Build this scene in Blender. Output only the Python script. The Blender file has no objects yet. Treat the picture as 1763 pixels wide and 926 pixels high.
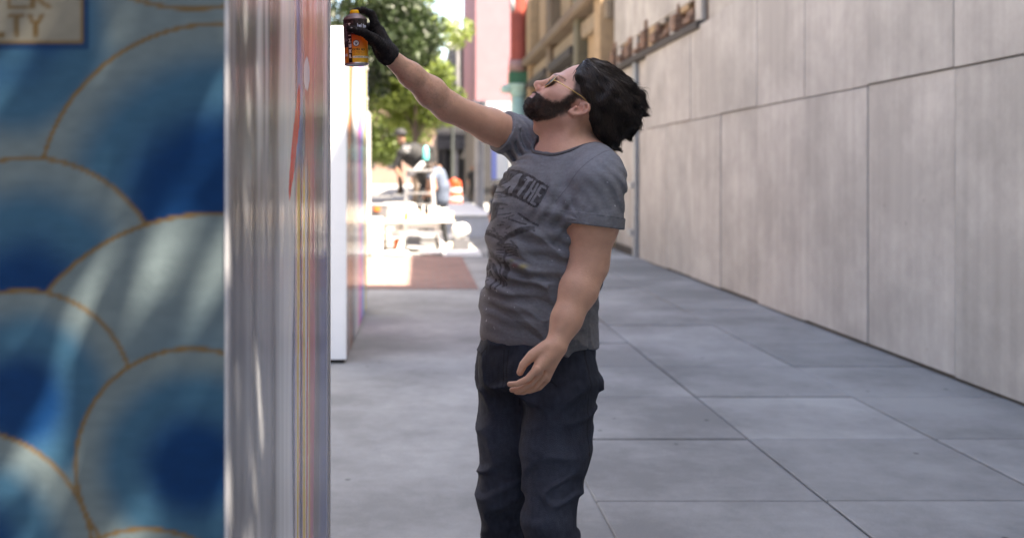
import bpy, bmesh, math, random
import numpy as np
from mathutils import Vector, Matrix

R = math.radians
rng = np.random.default_rng(7)
random.seed(7)
scn = bpy.context.scene
COL = scn.collection

# ------------------------------------------------------------------ camera
F_PX, VPX, VPY, CAM_H = 1700.0, 720.0, 300.0, 1.43      # focal length in picture pixels, vanishing point, eye height
FW, FH = 1763.0, 926.0
cam_d = bpy.data.cameras.new('camera')
cam = bpy.data.objects.new('camera', cam_d); COL.objects.link(cam)
cam.location = (0, 0, CAM_H); cam.rotation_euler = (R(90), 0, 0)
cam_d.sensor_width = 36.0
cam_d.lens = 36.0 * F_PX / FW
cam_d.shift_x = (FW / 2 - VPX) / FW
cam_d.shift_y = -(FH / 2 - VPY) / FW
cam_d.clip_start = 0.05; cam_d.clip_end = 2000
cam_d.dof.use_dof = True
cam_d.dof.focus_distance = 2.66
cam_d.dof.aperture_fstop = 2.4
cam_d.dof.aperture_blades = 0
scn.camera = cam

# ------------------------------------------------------------------ daylight
SUN = Vector((0.50, -0.35, 1.0)).normalized()           # towards the sun
world = bpy.data.worlds.new('World'); scn.world = world; world.use_nodes = True
wn = world.node_tree
bg = wn.nodes['Background']
sky = wn.nodes.new('ShaderNodeTexSky'); sky.sky_type = 'NISHITA'; sky.sun_disc = False
sky.sun_elevation = math.asin(SUN.z)
sky.sun_rotation = math.atan2(SUN.x, SUN.y)
sky.air_density = 1.0; sky.dust_density = 1.6; sky.ozone_density = 1.0
wn.links.new(sky.outputs[0], bg.inputs[0]); bg.inputs[1].default_value = 0.10
sun_d = bpy.data.lights.new('sun', 'SUN'); sun_d.energy = 5.0; sun_d.angle = R(0.53); sun_d.color = (1.0, 0.95, 0.87)
sun = bpy.data.objects.new('sun', sun_d); COL.objects.link(sun)
sun.rotation_euler = SUN.to_track_quat('Z', 'Y').to_euler(); sun.location = (6, -6, 20)
vs = scn.view_settings
vs.view_transform = 'Standard'; vs.look = 'None'; vs.gamma = 1.0; vs.use_curve_mapping = False
vs.exposure = 2.88
vs.use_white_balance = True; vs.white_balance_temperature = 7500; vs.white_balance_tint = 12
scn.cycles.use_denoising = True
scn.cycles.max_bounces = 8
scn.cycles.sample_clamp_indirect = 8.0

# ------------------------------------------------------------------ helpers
def P3(px, py, y):
    """point at depth y that stands at that place of the picture"""
    return np.array(((px - VPX) * y / F_PX, y, CAM_H - (py - VPY) * y / F_PX))

def tag(o, label=None, cat=None, group=None, kind=None):
    if label: o['label'] = label
    if cat: o['category'] = cat
    if group: o['group'] = group
    if kind: o['kind'] = kind
    return o

def empty(name, loc=(0, 0, 0), label=None, cat=None, group=None):
    o = bpy.data.objects.new(name, None); COL.objects.link(o); o.location = loc
    o.empty_display_size = 0.1
    return tag(o, label, cat, group)

def link(name, me, m, parent=None, smooth=False):
    o = bpy.data.objects.new(name, me); COL.objects.link(o)
    if m is not None and not me.materials: me.materials.append(m)
    if smooth and len(me.polygons):
        me.polygons.foreach_set('use_smooth', np.ones(len(me.polygons), dtype=bool))
    if parent is not None:
        o.parent = parent
        o.matrix_parent_inverse = Matrix.Translation(-Vector(world_loc(parent)))
    return o

def world_loc(o):
    v = Vector(o.location)
    # parents are never rotated here: child meshes are written in world coordinates
    return v

def np_mesh(name, V, Fq, col=None):
    """fast mesh from arrays; Fq is (n,3) or (n,4)"""
    me = bpy.data.meshes.new(name)
    V = np.asarray(V, np.float32); Fq = np.asarray(Fq, np.int32)
    n, k = Fq.shape
    me.vertices.add(len(V)); me.vertices.foreach_set('co', V.ravel())
    me.loops.add(n * k); me.loops.foreach_set('vertex_index', Fq.ravel())
    me.polygons.add(n); me.polygons.foreach_set('loop_start', np.arange(0, n * k, k, dtype=np.int32))
    me.polygons.foreach_set('loop_total', np.full(n, k, np.int32))
    me.update(calc_edges=True); me.validate()
    if col is not None:
        a = me.color_attributes.new('Col', 'FLOAT_COLOR', 'POINT')
        c = np.ones((len(V), 4), np.float32); c[:, :3] = col
        a.data.foreach_set('color', c.ravel())
    return me

class MB:
    """collects boxes, tubes and lathes; build() links them as one mesh"""
    def __init__(s): s.v = []; s.f = []
    def add(s, v, f):
        o = len(s.v); s.v += [tuple(x) for x in v]; s.f += [tuple(i + o for i in q) for q in f]
    def box(s, lo, hi, bev=0.0):
        x0, y0, z0 = lo; x1, y1, z1 = hi
        if bev <= 0:
            s.add([(x0,y0,z0),(x1,y0,z0),(x1,y1,z0),(x0,y1,z0),(x0,y0,z1),(x1,y0,z1),(x1,y1,z1),(x0,y1,z1)],
                  [(0,3,2,1),(4,5,6,7),(0,1,5,4),(1,2,6,5),(2,3,7,6),(3,0,4,7)])
        else:
            bm = bmesh.new(); bmesh.ops.create_cube(bm, size=1.0)
            for v in bm.verts:
                v.co = Vector(((x0+x1)/2+v.co.x*(x1-x0), (y0+y1)/2+v.co.y*(y1-y0), (z0+z1)/2+v.co.z*(z1-z0)))
            bmesh.ops.bevel(bm, geom=bm.edges[:], offset=bev, segments=1, affect='EDGES')
            bm.verts.index_update()
            s.add([v.co[:] for v in bm.verts], [[v.index for v in f.verts] for f in bm.faces]); bm.free()
    def bar(s, a, b, w, d, up=(0,0,1)):
        a = Vector(a); b = Vector(b); z = (b-a).normalized(); u = Vector(up)
        if abs(z.dot(u)) > .98: u = Vector((1,0,0))
        x = z.cross(u).normalized()*w/2; y = z.cross(x).normalized()*d/2
        s.add([a-x-y,a+x-y,a+x+y,a-x+y,b-x-y,b+x-y,b+x+y,b-x+y],
              [(0,3,2,1),(4,5,6,7),(0,1,5,4),(1,2,6,5),(2,3,7,6),(3,0,4,7)])
    def tube(s, pts, rad, n=8, caps=True):
        pts = [Vector(p) for p in pts]
        if not hasattr(rad, '__len__'): rad = [rad]*len(pts)
        rings = []; prev = None
        for i, p in enumerate(pts):
            t = (pts[min(i+1,len(pts)-1)]-pts[max(i-1,0)]).normalized()
            if prev is None:
                u = Vector((0,0,1)) if abs(t.z) < .9 else Vector((1,0,0))
                x = t.cross(u).normalized()
            else:
                x = (prev - t*prev.dot(t)).normalized()
            prev = x; y = t.cross(x)
            rings.append([p+(x*math.cos(k*2*math.pi/n)+y*math.sin(k*2*math.pi/n))*rad[i] for k in range(n)])
        v = [q for r in rings for q in r]; f = []
        for i in range(len(pts)-1):
            for k in range(n):
                f.append((i*n+k, i*n+(k+1)%n, (i+1)*n+(k+1)%n, (i+1)*n+k))
        if caps:
            f.append(tuple(range(n-1,-1,-1))); f.append(tuple((len(pts)-1)*n+k for k in range(n)))
        s.add(v, f)
    def lathe(s, c, prof, n=24, axis=None):
        """profile of (radius, height) around a vertical (or given) axis through c"""
        c = Vector(c); az = Vector((0,0,1) if axis is None else axis).normalized()
        ax = az.orthogonal().normalized(); ay = az.cross(ax)
        v = []; f = []
        for r, h in prof:
            for k in range(n):
                a = 2*math.pi*k/n
                v.append(c+az*h+(ax*math.cos(a)+ay*math.sin(a))*r)
        for i in range(len(prof)-1):
            for k in range(n):
                f.append((i*n+k, i*n+(k+1)%n, (i+1)*n+(k+1)%n, (i+1)*n+k))
        f.append(tuple(range(n-1,-1,-1))); f.append(tuple((len(prof)-1)*n+k for k in range(n)))
        s.add(v, f)
    def build(s, name, m, parent=None, smooth=False):
        me = bpy.data.meshes.new(name); me.from_pydata([tuple(x) for x in s.v], [], s.f); me.update()
        return link(name, me, m, parent, smooth)

def boxo(name, lo, hi, m, parent=None, bev=0.0):
    b = MB(); b.box(lo, hi, bev); return b.build(name, m, parent)

# ------------------------------------------------------------------ materials
def srgb(r, g, b):
    f = lambda c: (c/255/12.92) if c/255 <= .04045 else ((c/255+.055)/1.055)**2.4
    return (f(r), f(g), f(b))

def mat(name, col=(.5,.5,.5), rough=.7, var=.15, scale=6.0, bump=.0, bscale=40.0, metal=0.0, attr=False,
        stretch=(1,1,1), col2=None, spec=.5, sss=0.0, streak=0.0):
    m = bpy.data.materials.new(name); m.use_nodes = True
    nt = m.node_tree; N = nt.nodes; L = nt.links
    bs = N['Principled BSDF']
    bs.inputs['Roughness'].default_value = rough; bs.inputs['Metallic'].default_value = metal
    bs.inputs['Specular IOR Level'].default_value = spec
    tc = N.new('ShaderNodeTexCoord')
    mp = N.new('ShaderNodeMapping'); mp.inputs['Scale'].default_value = stretch
    L.new(tc.outputs['Object'], mp.inputs[0])
    nz = N.new('ShaderNodeTexNoise'); nz.inputs['Scale'].default_value = scale; nz.inputs['Detail'].default_value = 6
    nz.inputs['Roughness'].default_value = .62
    L.new(mp.outputs[0], nz.inputs['Vector'])
    if attr:
        a = N.new('ShaderNodeAttribute'); a.attribute_name = 'Col'; src = a.outputs['Color']
    else:
        rgb = N.new('ShaderNodeRGB'); rgb.outputs[0].default_value = (*col, 1); src = rgb.outputs[0]
    if col2 is not None:
        rp = N.new('ShaderNodeValToRGB'); rp.color_ramp.elements[0].position = .38; rp.color_ramp.elements[1].position = .62
        L.new(nz.outputs[0], rp.inputs[0])
        mx = N.new('ShaderNodeMix'); mx.data_type = 'RGBA'
        L.new(rp.outputs[0], mx.inputs['Factor']); L.new(src, mx.inputs['A']); mx.inputs['B'].default_value = (*col2, 1)
        src = mx.outputs['Result']
    if var > 0:
        mr = N.new('ShaderNodeMapRange'); mr.inputs[1].default_value = .25; mr.inputs[2].default_value = .75
        mr.inputs[3].default_value = 1-var; mr.inputs[4].default_value = 1+var
        L.new(nz.outputs[0], mr.inputs[0])
        ml = N.new('ShaderNodeMix'); ml.data_type = 'RGBA'; ml.blend_type = 'MULTIPLY'; ml.inputs['Factor'].default_value = 1
        L.new(src, ml.inputs['A']); L.new(mr.outputs[0], ml.inputs['B']); src = ml.outputs['Result']
    if streak > 0:
        m2 = N.new('ShaderNodeMapping'); m2.inputs['Scale'].default_value = (9, 9, .35)
        L.new(tc.outputs['Object'], m2.inputs[0])
        n2 = N.new('ShaderNodeTexNoise'); n2.inputs['Scale'].default_value = 1.2; n2.inputs['Detail'].default_value = 5
        L.new(m2.outputs[0], n2.inputs['Vector'])
        r2 = N.new('ShaderNodeMapRange'); r2.inputs[1].default_value = .4; r2.inputs[2].default_value = .7
        r2.inputs[3].default_value = 1; r2.inputs[4].default_value = 1-streak
        L.new(n2.outputs[0], r2.inputs[0])
        m3 = N.new('ShaderNodeMix'); m3.data_type = 'RGBA'; m3.blend_type = 'MULTIPLY'; m3.inputs['Factor'].default_value = 1
        L.new(src, m3.inputs['A']); L.new(r2.outputs[0], m3.inputs['B']); src = m3.outputs['Result']
    L.new(src, bs.inputs['Base Color'])
    if sss > 0:
        bs.inputs['Subsurface Weight'].default_value = sss
        bs.inputs['Subsurface Radius'].default_value = (.012, .005, .003); bs.inputs['Subsurface Scale'].default_value = .6
    if bump > 0:
        nb = N.new('ShaderNodeTexNoise'); nb.inputs['Scale'].default_value = bscale; nb.inputs['Detail'].default_value = 5
        L.new(mp.outputs[0], nb.inputs['Vector'])
        bp = N.new('ShaderNodeBump'); bp.inputs['Strength'].default_value = bump; bp.inputs['Distance'].default_value = .01
        L.new(nb.outputs[0], bp.inputs['Height']); L.new(bp.outputs[0], bs.inputs['Normal'])
    return m

def mat_brick(name, c1, c2, mortar, scale=4.0, rough=.85, axis='wall'):
    m = mat(name, c1, rough, .25, 3.0)
    nt = m.node_tree; N = nt.nodes; L = nt.links; bs = N['Principled BSDF']
    tc = N.new('ShaderNodeTexCoord'); sep = N.new('ShaderNodeSeparateXYZ'); cmb = N.new('ShaderNodeCombineXYZ')
    L.new(tc.outputs['Object'], sep.inputs[0])
    if axis == 'wall':
        ad = N.new('ShaderNodeMath'); L.new(sep.outputs[0], ad.inputs[0]); L.new(sep.outputs[1], ad.inputs[1])
        L.new(ad.outputs[0], cmb.inputs[0]); L.new(sep.outputs[2], cmb.inputs[1])
    else:
        L.new(sep.outputs[0], cmb.inputs[0]); L.new(sep.outputs[1], cmb.inputs[1])
    b = N.new('ShaderNodeTexBrick'); b.inputs['Scale'].default_value = scale
    b.inputs['Color1'].default_value = (*c1,1); b.inputs['Color2'].default_value = (*c2,1); b.inputs['Mortar'].default_value = (*mortar,1)
    b.inputs['Mortar Size'].default_value = .025
    b.inputs['Brick Width'].default_value = .9; b.inputs['Row Height'].default_value = .3
    L.new(cmb.outputs[0], b.inputs['Vector'])
    old = bs.inputs['Base Color'].links[0].from_node
    L.new(b.outputs[0], old.inputs['A'])
    return m

# ------------------------------------------------------------------ implicit shapes
def nrm(a): a = np.asarray(a, float); return a/np.linalg.norm(a)
def cap(P, a, b, ra, rb=None):
    rb = ra if rb is None else rb
    a = np.asarray(a, np.float32); b = np.asarray(b, np.float32); ab = b-a
    pa = P-a; t = np.clip(pa@ab/max(float(ab@ab), 1e-9), 0, 1)
    q = pa-t[:,None]*ab
    return np.sqrt(np.einsum('ij,ij->i', q, q))-(ra+(rb-ra)*t)
def chain(P, pts, rad, k=0.0):
    d = None
    for i in range(len(pts)-1):
        e = cap(P, pts[i], pts[i+1], rad[i], rad[i+1])
        d = e if d is None else (smin(d, e, k) if k else np.minimum(d, e))
    return d
def ell(P, c, r):
    p = P-np.asarray(c, np.float32); r = np.asarray(r, np.float32)
    q = p/r; k0 = np.sqrt(np.einsum('ij,ij->i', q, q)); q2 = q/r; k1 = np.sqrt(np.einsum('ij,ij->i', q2, q2))
    return k0*(k0-1)/np.maximum(k1, 1e-6)
def smin(a, b, k):
    h = np.maximum(k-np.abs(a-b), 0)/k
    return np.minimum(a, b)-h*h*k*.25
def smax(a, b, k): return -smin(-a, -b, k)

_LAT = np.random.default_rng(3).random((64,64,64)).astype(np.float32)*2-1
def vnoise(P):
    P = np.asarray(P, np.float32)
    i = np.floor(P).astype(np.int32); f = P-i; f = f*f*(3-2*f)
    i &= 63; j = (i+1) & 63
    x0,y0,z0 = i.T; x1,y1,z1 = j.T; u,v,w = f.T
    L = _LAT
    return ((L[x0,y0,z0]*(1-u)+L[x1,y0,z0]*u)*(1-v)+(L[x0,y1,z0]*(1-u)+L[x1,y1,z0]*u)*v)*(1-w) + \
           ((L[x0,y0,z1]*(1-u)+L[x1,y0,z1]*u)*(1-v)+(L[x0,y1,z1]*(1-u)+L[x1,y1,z1]*u)*v)*w

def sdf_arrays(fn, lo, hi, h, proj=2):
    """dual-contour the zero level of fn inside the box; only blocks near the surface are sampled"""
    lo = np.asarray(lo, np.float32); B = 12
    n = np.ceil((np.asarray(hi)-lo)/h).astype(int)+1
    nb = np.ceil(n/B).astype(int); n = nb*B
    D = np.ones(n, np.float32)
    g = np.stack(np.meshgrid(*[np.arange(k) for k in nb], indexing='ij'), -1).reshape(-1,3)
    cen = lo+(g*B+(B-1)/2)*h
    dc = fn(cen.astype(np.float32)); half = B*h*.5*1.74*1.35
    near = np.abs(dc) < half
    far = ~near
    for q, s in zip(g[far], dc[far]):
        if s < 0: D[q[0]*B:(q[0]+1)*B, q[1]*B:(q[1]+1)*B, q[2]*B:(q[2]+1)*B] = -1
    loc = np.stack(np.meshgrid(*[np.arange(B)]*3, indexing='ij'), -1).reshape(-1,3)
    gn = g[near]
    step = 120
    for s in range(0, len(gn), step):
        gs = gn[s:s+step]
        idx = (gs[:,None,:]*B+loc[None]).reshape(-1,3)
        d = fn((lo+idx*h).astype(np.float32))
        D[idx[:,0], idx[:,1], idx[:,2]] = d
    ins = D < 0
    act = np.zeros(tuple(np.array(D.shape)-1), np.int8)
    sl = lambda o: tuple(slice(k, (None if k else -1)) if k else slice(0, -1) for k in o)
    cs = [(a,b,c) for a in (0,1) for b in (0,1) for c in (0,1)]
    for o in cs: act += ins[sl(o)]
    ci = np.argwhere((act > 0) & (act < 8))
    ids = np.full(act.shape, -1, np.int32); ids[ci[:,0],ci[:,1],ci[:,2]] = np.arange(len(ci))
    acc = np.zeros((len(ci),3)); cnt = np.zeros(len(ci))
    val = {o: D[ci[:,0]+o[0], ci[:,1]+o[1], ci[:,2]+o[2]] for o in cs}
    for o in cs:
        for ax in range(3):
            if o[ax]: continue
            p = list(o); p[ax] = 1; p = tuple(p)
            a, b = val[o], val[p]; x = (a < 0) != (b < 0)
            t = a[x]/(a[x]-b[x])
            pos = np.tile(np.array(o, float), (x.sum(),1)); pos[:,ax] += t
            acc[x] += pos; cnt[x] += 1
    V = (lo+(ci+acc/cnt[:,None])*h).astype(np.float32)
    faces = []
    for ax in range(3):
        s0 = [slice(1,-1)]*3; s0[ax] = slice(0,-1); s1 = [slice(1,-1)]*3; s1[ax] = slice(1,None)
        A = ins[tuple(s0)]; Bn = ins[tuple(s1)]
        for flip, msk in ((False, A & ~Bn), (True, ~A & Bn)):
            e = np.argwhere(msk)
            off = np.ones(3, int); off[ax] = 0; e = e+off
            u, v = [(1,2),(2,0),(0,1)][ax]
            q = []
            for du, dv in ((-1,-1),(0,-1),(0,0),(-1,0)):
                c = e.copy(); c[:,u] += du; c[:,v] += dv
                q.append(ids[c[:,0],c[:,1],c[:,2]])
            q = np.stack(q, 1)
            faces.append(q[:,::-1] if flip else q)
    Fq = np.concatenate(faces); Fq = Fq[(Fq >= 0).all(1)]
    for _ in range(proj):
        d, gr = fn(V), grad(fn, V, h*.5)
        gl = np.maximum(np.einsum('ij,ij->i', gr, gr), .05)
        V = (V-np.clip(d/gl, -h*.7, h*.7)[:,None]*gr*.9).astype(np.float32)
    return V, Fq

def grad(fn, V, e):
    out = np.zeros_like(V)
    for ax in range(3):
        o = np.zeros(3, np.float32); o[ax] = e
        out[:,ax] = (fn(V+o)-fn(V-o))/(2*e)
    return out

def sdf_obj(name, fn, lo, hi, h, m, parent=None, colfn=None, proj=2):
    V, Fq = sdf_arrays(fn, lo, hi, h, proj)
    me = np_mesh(name, V, Fq, colfn(V) if colfn else None)
    return link(name, me, m, parent, True)

def tubes_mesh(paths, radii, sides=3):
    """paths (n,k,3), radii (n,k) -> one mesh of many thin tubes"""
    n, k, _ = paths.shape
    t = np.gradient(paths, axis=1); t /= np.maximum(np.linalg.norm(t, axis=2, keepdims=True), 1e-9)
    ref = np.array((.31,.77,.55)); x = np.cross(t, ref); x /= np.maximum(np.linalg.norm(x, axis=2, keepdims=True), 1e-9)
    y = np.cross(t, x)
    a = np.arange(sides)*2*np.pi/sides
    V = paths[:,:,None,:]+(x[:,:,None,:]*np.cos(a)[None,None,:,None]+y[:,:,None,:]*np.sin(a)[None,None,:,None])*radii[:,:,None,None]
    base = (np.arange(n)*k*sides)[:,None,None]
    i = np.arange(k-1)[None,:,None]; s = np.arange(sides)[None,None,:]; s2 = (s+1) % sides
    q = np.stack([base+i*sides+s, base+i*sides+s2, base+(i+1)*sides+s2, base+(i+1)*sides+s], -1).reshape(-1,4)
    return V.reshape(-1,3), q

# plain stroke letters in a unit box (x right, y up)
STROKES = {
 'A': [[(0,0),(.5,1),(1,0)],[(.2,.38),(.8,.38)]], 'B': [[(0,0),(0,1),(.8,.9),(.8,.6),(0,.53),(.95,.42),(.95,.1),(0,0)]],
 'E': [[(1,1),(0,1),(0,0),(1,0)],[(0,.52),(.8,.52)]], 'H': [[(0,0),(0,1)],[(1,0),(1,1)],[(0,.5),(1,.5)]],
 'I': [[(.5,0),(.5,1)]], 'K': [[(0,0),(0,1)],[(1,1),(0,.45),(1,0)]], 'L': [[(0,1),(0,0),(1,0)]],
 'M': [[(0,0),(0,1),(.5,.4),(1,1),(1,0)]], 'P': [[(0,0),(0,1),(.9,.95),(.9,.52),(0,.46)]],
 'R': [[(0,0),(0,1),(.9,.95),(.9,.55),(0,.48),(.95,0)]], 'T': [[(0,1),(1,1)],[(.5,1),(.5,0)]],
 'U': [[(0,1),(0,.15),(.5,0),(1,.15),(1,1)]], 'V': [[(0,1),(.5,0),(1,1)]], 'X': [[(0,0),(1,1)],[(0,1),(1,0)]],
 'Y': [[(0,1),(.5,.5),(1,1)],[(.5,.5),(.5,0)]], 'N': [[(0,0),(0,1),(1,0),(1,1)]], 'O': [[(0,.15),(0,.85),(.5,1),(1,.85),(1,.15),(.5,0),(0,.15)]],
 'S': [[(1,.9),(.5,1),(0,.8),(1,.25),(.5,0),(0,.1)]], 'b': [[(0,1),(0,0),(.8,.05),(.8,.5),(0,.55)]], 'e': [[(0,.3),(.8,.3),(.7,.55),(.1,.55),(0,.1),(.7,0)]],
 'l': [[(.3,1),(.3,0)]], 't': [[(.4,.9),(.4,0),(.8,0)],[(0,.6),(.8,.6)]], 'o': [[(0,.1),(0,.5),(.7,.55),(.8,.1),(.4,0),(0,.1)]], 'n': [[(0,0),(0,.6)],[(0,.5),(.6,.58),(.7,0)]],
}
def seg_dist(x, y, a, b):
    ax, ay = a; bx, by = b; dx, dy = bx-ax, by-ay
    t = np.clip(((x-ax)*dx+(y-ay)*dy)/max(dx*dx+dy*dy, 1e-12), 0, 1)
    return np.hypot(x-ax-t*dx, y-ay-t*dy)
def poly_dist(x, y, pts):
    d = np.full(np.shape(x), 1e9)
    for a, b in zip(pts[:-1], pts[1:]): d = np.minimum(d, seg_dist(x, y, a, b))
    return d
def text_dist(x, y, s, o, ex, ey, adv):
    """distance to stroke text: o origin, ex letter width vector, ey letter height vector, adv advance vector"""
    d = np.full(np.shape(x), 1e9); o = np.array(o, float); ex = np.array(ex, float); ey = np.array(ey, float); adv = np.array(adv, float)
    for i, ch in enumerate(s):
        for st in STROKES.get(ch, []):
            d = np.minimum(d, poly_dist(x, y, [tuple(o+adv*i+ex*p[0]+ey*p[1]) for p in st]))
    return d
def sstep(x, a, b): t = np.clip((x-a)/(b-a), 0, 1); return t*t*(3-2*t)
def mixc(c, k, m): return c*(1-m[:,None])+np.asarray(k)[None,:]*m[:,None]
# ================================================================== the setting
M_conc = mat('concrete', (.30,.295,.285), .85, .18, 1.3, .25, 60)
M_conc2 = mat('concrete_slab', (.30,.295,.285), .85, .22, 2.2, .3, 70, col2=(.235,.23,.225))
M_asph = mat('worn_street', (.22,.215,.21), .9, .25, 5, .4, 90)
M_pave = mat_brick('brick_pavers', (.23,.12,.095), (.17,.095,.08), (.16,.14,.13), 4.5, .9, 'floor')
def stain(m, lo=.62, spot=.5, sc=.55):
    nt = m.node_tree; N = nt.nodes; L = nt.links; bs = N['Principled BSDF']
    src = bs.inputs['Base Color'].links[0].from_socket
    tc = N.new('ShaderNodeNewGeometry')
    vo = N.new('ShaderNodeTexVoronoi'); vo.inputs['Scale'].default_value = 3.5; L.new(tc.outputs['Position'], vo.inputs['Vector'])
    r = N.new('ShaderNodeMapRange'); r.inputs[1].default_value = .035; r.inputs[2].default_value = .06; r.inputs[3].default_value = spot; r.inputs[4].default_value = 1
    L.new(vo.outputs['Distance'], r.inputs[0])
    nz = N.new('ShaderNodeTexNoise'); nz.inputs['Scale'].default_value = sc; nz.inputs['Detail'].default_value = 8; nz.inputs['Roughness'].default_value = .7
    L.new(tc.outputs['Position'], nz.inputs['Vector'])
    r2 = N.new('ShaderNodeMapRange'); r2.inputs[1].default_value = .42; r2.inputs[2].default_value = .62; r2.inputs[3].default_value = lo; r2.inputs[4].default_value = 1.06
    L.new(nz.outputs[0], r2.inputs[0])
    mu = N.new('ShaderNodeMath'); mu.operation = 'MULTIPLY'; L.new(r.outputs[0], mu.inputs[0]); L.new(r2.outputs[0], mu.inputs[1])
    mx = N.new('ShaderNodeMix'); mx.data_type = 'RGBA'; mx.blend_type = 'MULTIPLY'; mx.inputs['Factor'].default_value = 1
    L.new(src, mx.inputs['A']); L.new(mu.outputs[0], mx.inputs['B']); L.new(mx.outputs['Result'], bs.inputs['Base Color'])
stain(M_conc); stain(M_conc2, .6, .35)
_n = M_conc2.node_tree; _oi = _n.nodes.new('ShaderNodeObjectInfo'); _mr = _n.nodes.new('ShaderNodeMapRange'); _mr.inputs[3].default_value = .82; _mr.inputs[4].default_value = 1.12
_n.links.new(_oi.outputs['Random'], _mr.inputs[0]); _mx = _n.nodes.new('ShaderNodeMix'); _mx.data_type = 'RGBA'; _mx.blend_type = 'MULTIPLY'; _mx.inputs['Factor'].default_value = 1
_bs = _n.nodes['Principled BSDF']; _n.links.new(_bs.inputs['Base Color'].links[0].from_socket, _mx.inputs['A']); _n.links.new(_mr.outputs[0], _mx.inputs['B']); _n.links.new(_mx.outputs['Result'], _bs.inputs['Base Color'])
g = MB(); g.add([(-400,-60,0),(400,-60,0),(400,900,0),(-400,900,0)], [(0,1,2,3)])
tag(g.build('ground', M_asph), kind='structure')
pv = boxo('pavement', (-1.6,-6,.004), (4.2,130,.10), M_conc); tag(pv, kind='structure')
# slabs of the near pavement, one by one
slab_me = None
for i in range(3):
    for j in range(18):
        x0 = .72+i*.93; y0 = 1.2+j*.93
        if slab_me is None:
            b = MB(); b.box((0,0,0), (.918,.918,.012), .004); s = b.build('slab', M_conc2, pv); slab_me = s.data
        else:
            s = bpy.data.objects.new('slab', slab_me); COL.objects.link(s); s.parent = pv
        s.location = (x0, y0, .1+.002*((i*7+j*5) % 3))
bk = boxo('brick_path', (-1.5,11.4,.098), (.70,16.0,.108), M_pave); tag(bk, kind='structure')

# ---------------------------------------------------------------- buildings along the pavement
M_plaster = mat('pale_plaster', (.38,.35,.315), .85, .14, 2.5, .3, 20, streak=.15)
M_brickbr = mat_brick('old_brown_brick', (.17,.085,.05), (.11,.06,.04), (.15,.12,.09), 5)
M_tan = mat('tan_stone', (.185,.138,.090), .9, .4, 1.6, .4, 14, col2=(.105,.068,.042))
M_tan2 = mat('ochre_board', (.30,.205,.115), .85, .2, 5, .25, 30)
M_olive = mat('olive_paint', (.105,.092,.058), .7, .3, 3)
M_glassg = mat('dusty_glass', (.20,.19,.165), .35, .2, 2)
M_dark = mat('dark_timber', (.035,.028,.024), .8, .3, 4)
M_ply = mat('white_painted_plywood', (.375,.345,.318), .75, .09, 1.2, .12, 25, streak=.14)
M_ply2 = mat('grey_white_plywood', (.365,.338,.312), .75, .10, 1.5, .12, 25, streak=.14)
stain(M_ply, .80, .75, 1.1); stain(M_ply2, .78, .75, .9); stain(M_plaster, .75, .9, 1.3)
M_steel = mat('galvanised_steel', (.30,.32,.34), .45, .15, 9, metal=.6)
WX = 3.5

def facade(name, y0, y1, h, m, label, depth=9):
    o = empty(name, (WX, y0, .1), label, 'building')
    boxo('wall', (WX+.03, y0, .1), (WX+depth, y1, h), m, o)
    return o

# A: the tall building next to the camera, boarded up at street level
A = facade('boarded_building', -.9, 8.5, 9.5, M_plaster, 'tall pale plastered building rising above the white boarding at right')
boxo('wall', (WX+.03,-3.5,.1), (WX+9,-.91,8.0), M_plaster, A)
boxo('wall', (WX+.03,-14,.1), (WX+9,-3.51,8.6), M_plaster, A)
boxo('cornice', (WX-.22,-.9,9.1), (WX+.03,8.48,9.4), M_plaster, A, .02)
boxo('wall', (WX+.03,8.51,.1), (WX+9,12.0,7.4), M_plaster, A)
for k in range(2):
    yc = 1.6+k*3.8
    for zf in (4.6, 6.8):
        w = boxo('window', (WX-.01, yc-.5, zf), (WX+.028, yc+.5, zf+1.5), M_glassg, A)
        boxo('frame', (WX-.03, yc-.5, zf+.72), (WX-.008, yc+.5, zf+.78), M_dark, w)
        boxo('sill', (WX-.12, yc-.6, zf-.12), (WX+.026, yc+.6, zf-.006), M_plaster, w, .01)
# B: the low broken facade with stepped plaster teeth over raw brick
Bd = facade('ruined_shop', 14.0, 17.5, 5.0, M_brickbr, 'low ruined brick shopfront with jagged pale plaster hanging over the boarding')
boxo('wall', (WX+.03,12.02,.1), (WX+9,13.99,7.4), M_brickbr, Bd)
boxo('plaster_band', (WX-.05, 12.02, 3.62), (WX+.028, 17.4, 4.98), M_plaster, Bd, .01)
teeth = [.10,.34,.02,.22,.44,.06,.30,.14,.40]
for k in range(9):
    y0 = 12.06+k*.60; dz = teeth[k]; ln = .26+.1*((k*5) % 3)/2
    boxo('plaster_tooth', (WX-.045, y0, 3.33-dz*.2+.28*(k % 2)), (WX+.027, y0+ln, 3.617), [M_plaster,M_tan2][k % 3 == 1], Bd, .012)
    boxo('brick_corbel', (WX-.12, y0+ln+.01, 3.335), (WX+.026, y0+.585, 3.36+dz*.55), M_brickbr, Bd, .012)
    boxo('brick_corbel', (WX-.07, y0+ln+.02, 3.362+dz*.55), (WX+.024, y0+.56-.1*(k % 2), 3.43+dz*.75), M_brickbr, Bd, .012)
boxo('fascia', (WX-.12, 12.0, 3.20), (WX+.025, 17.3, 3.30), M_dark, Bd, .01)
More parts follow.
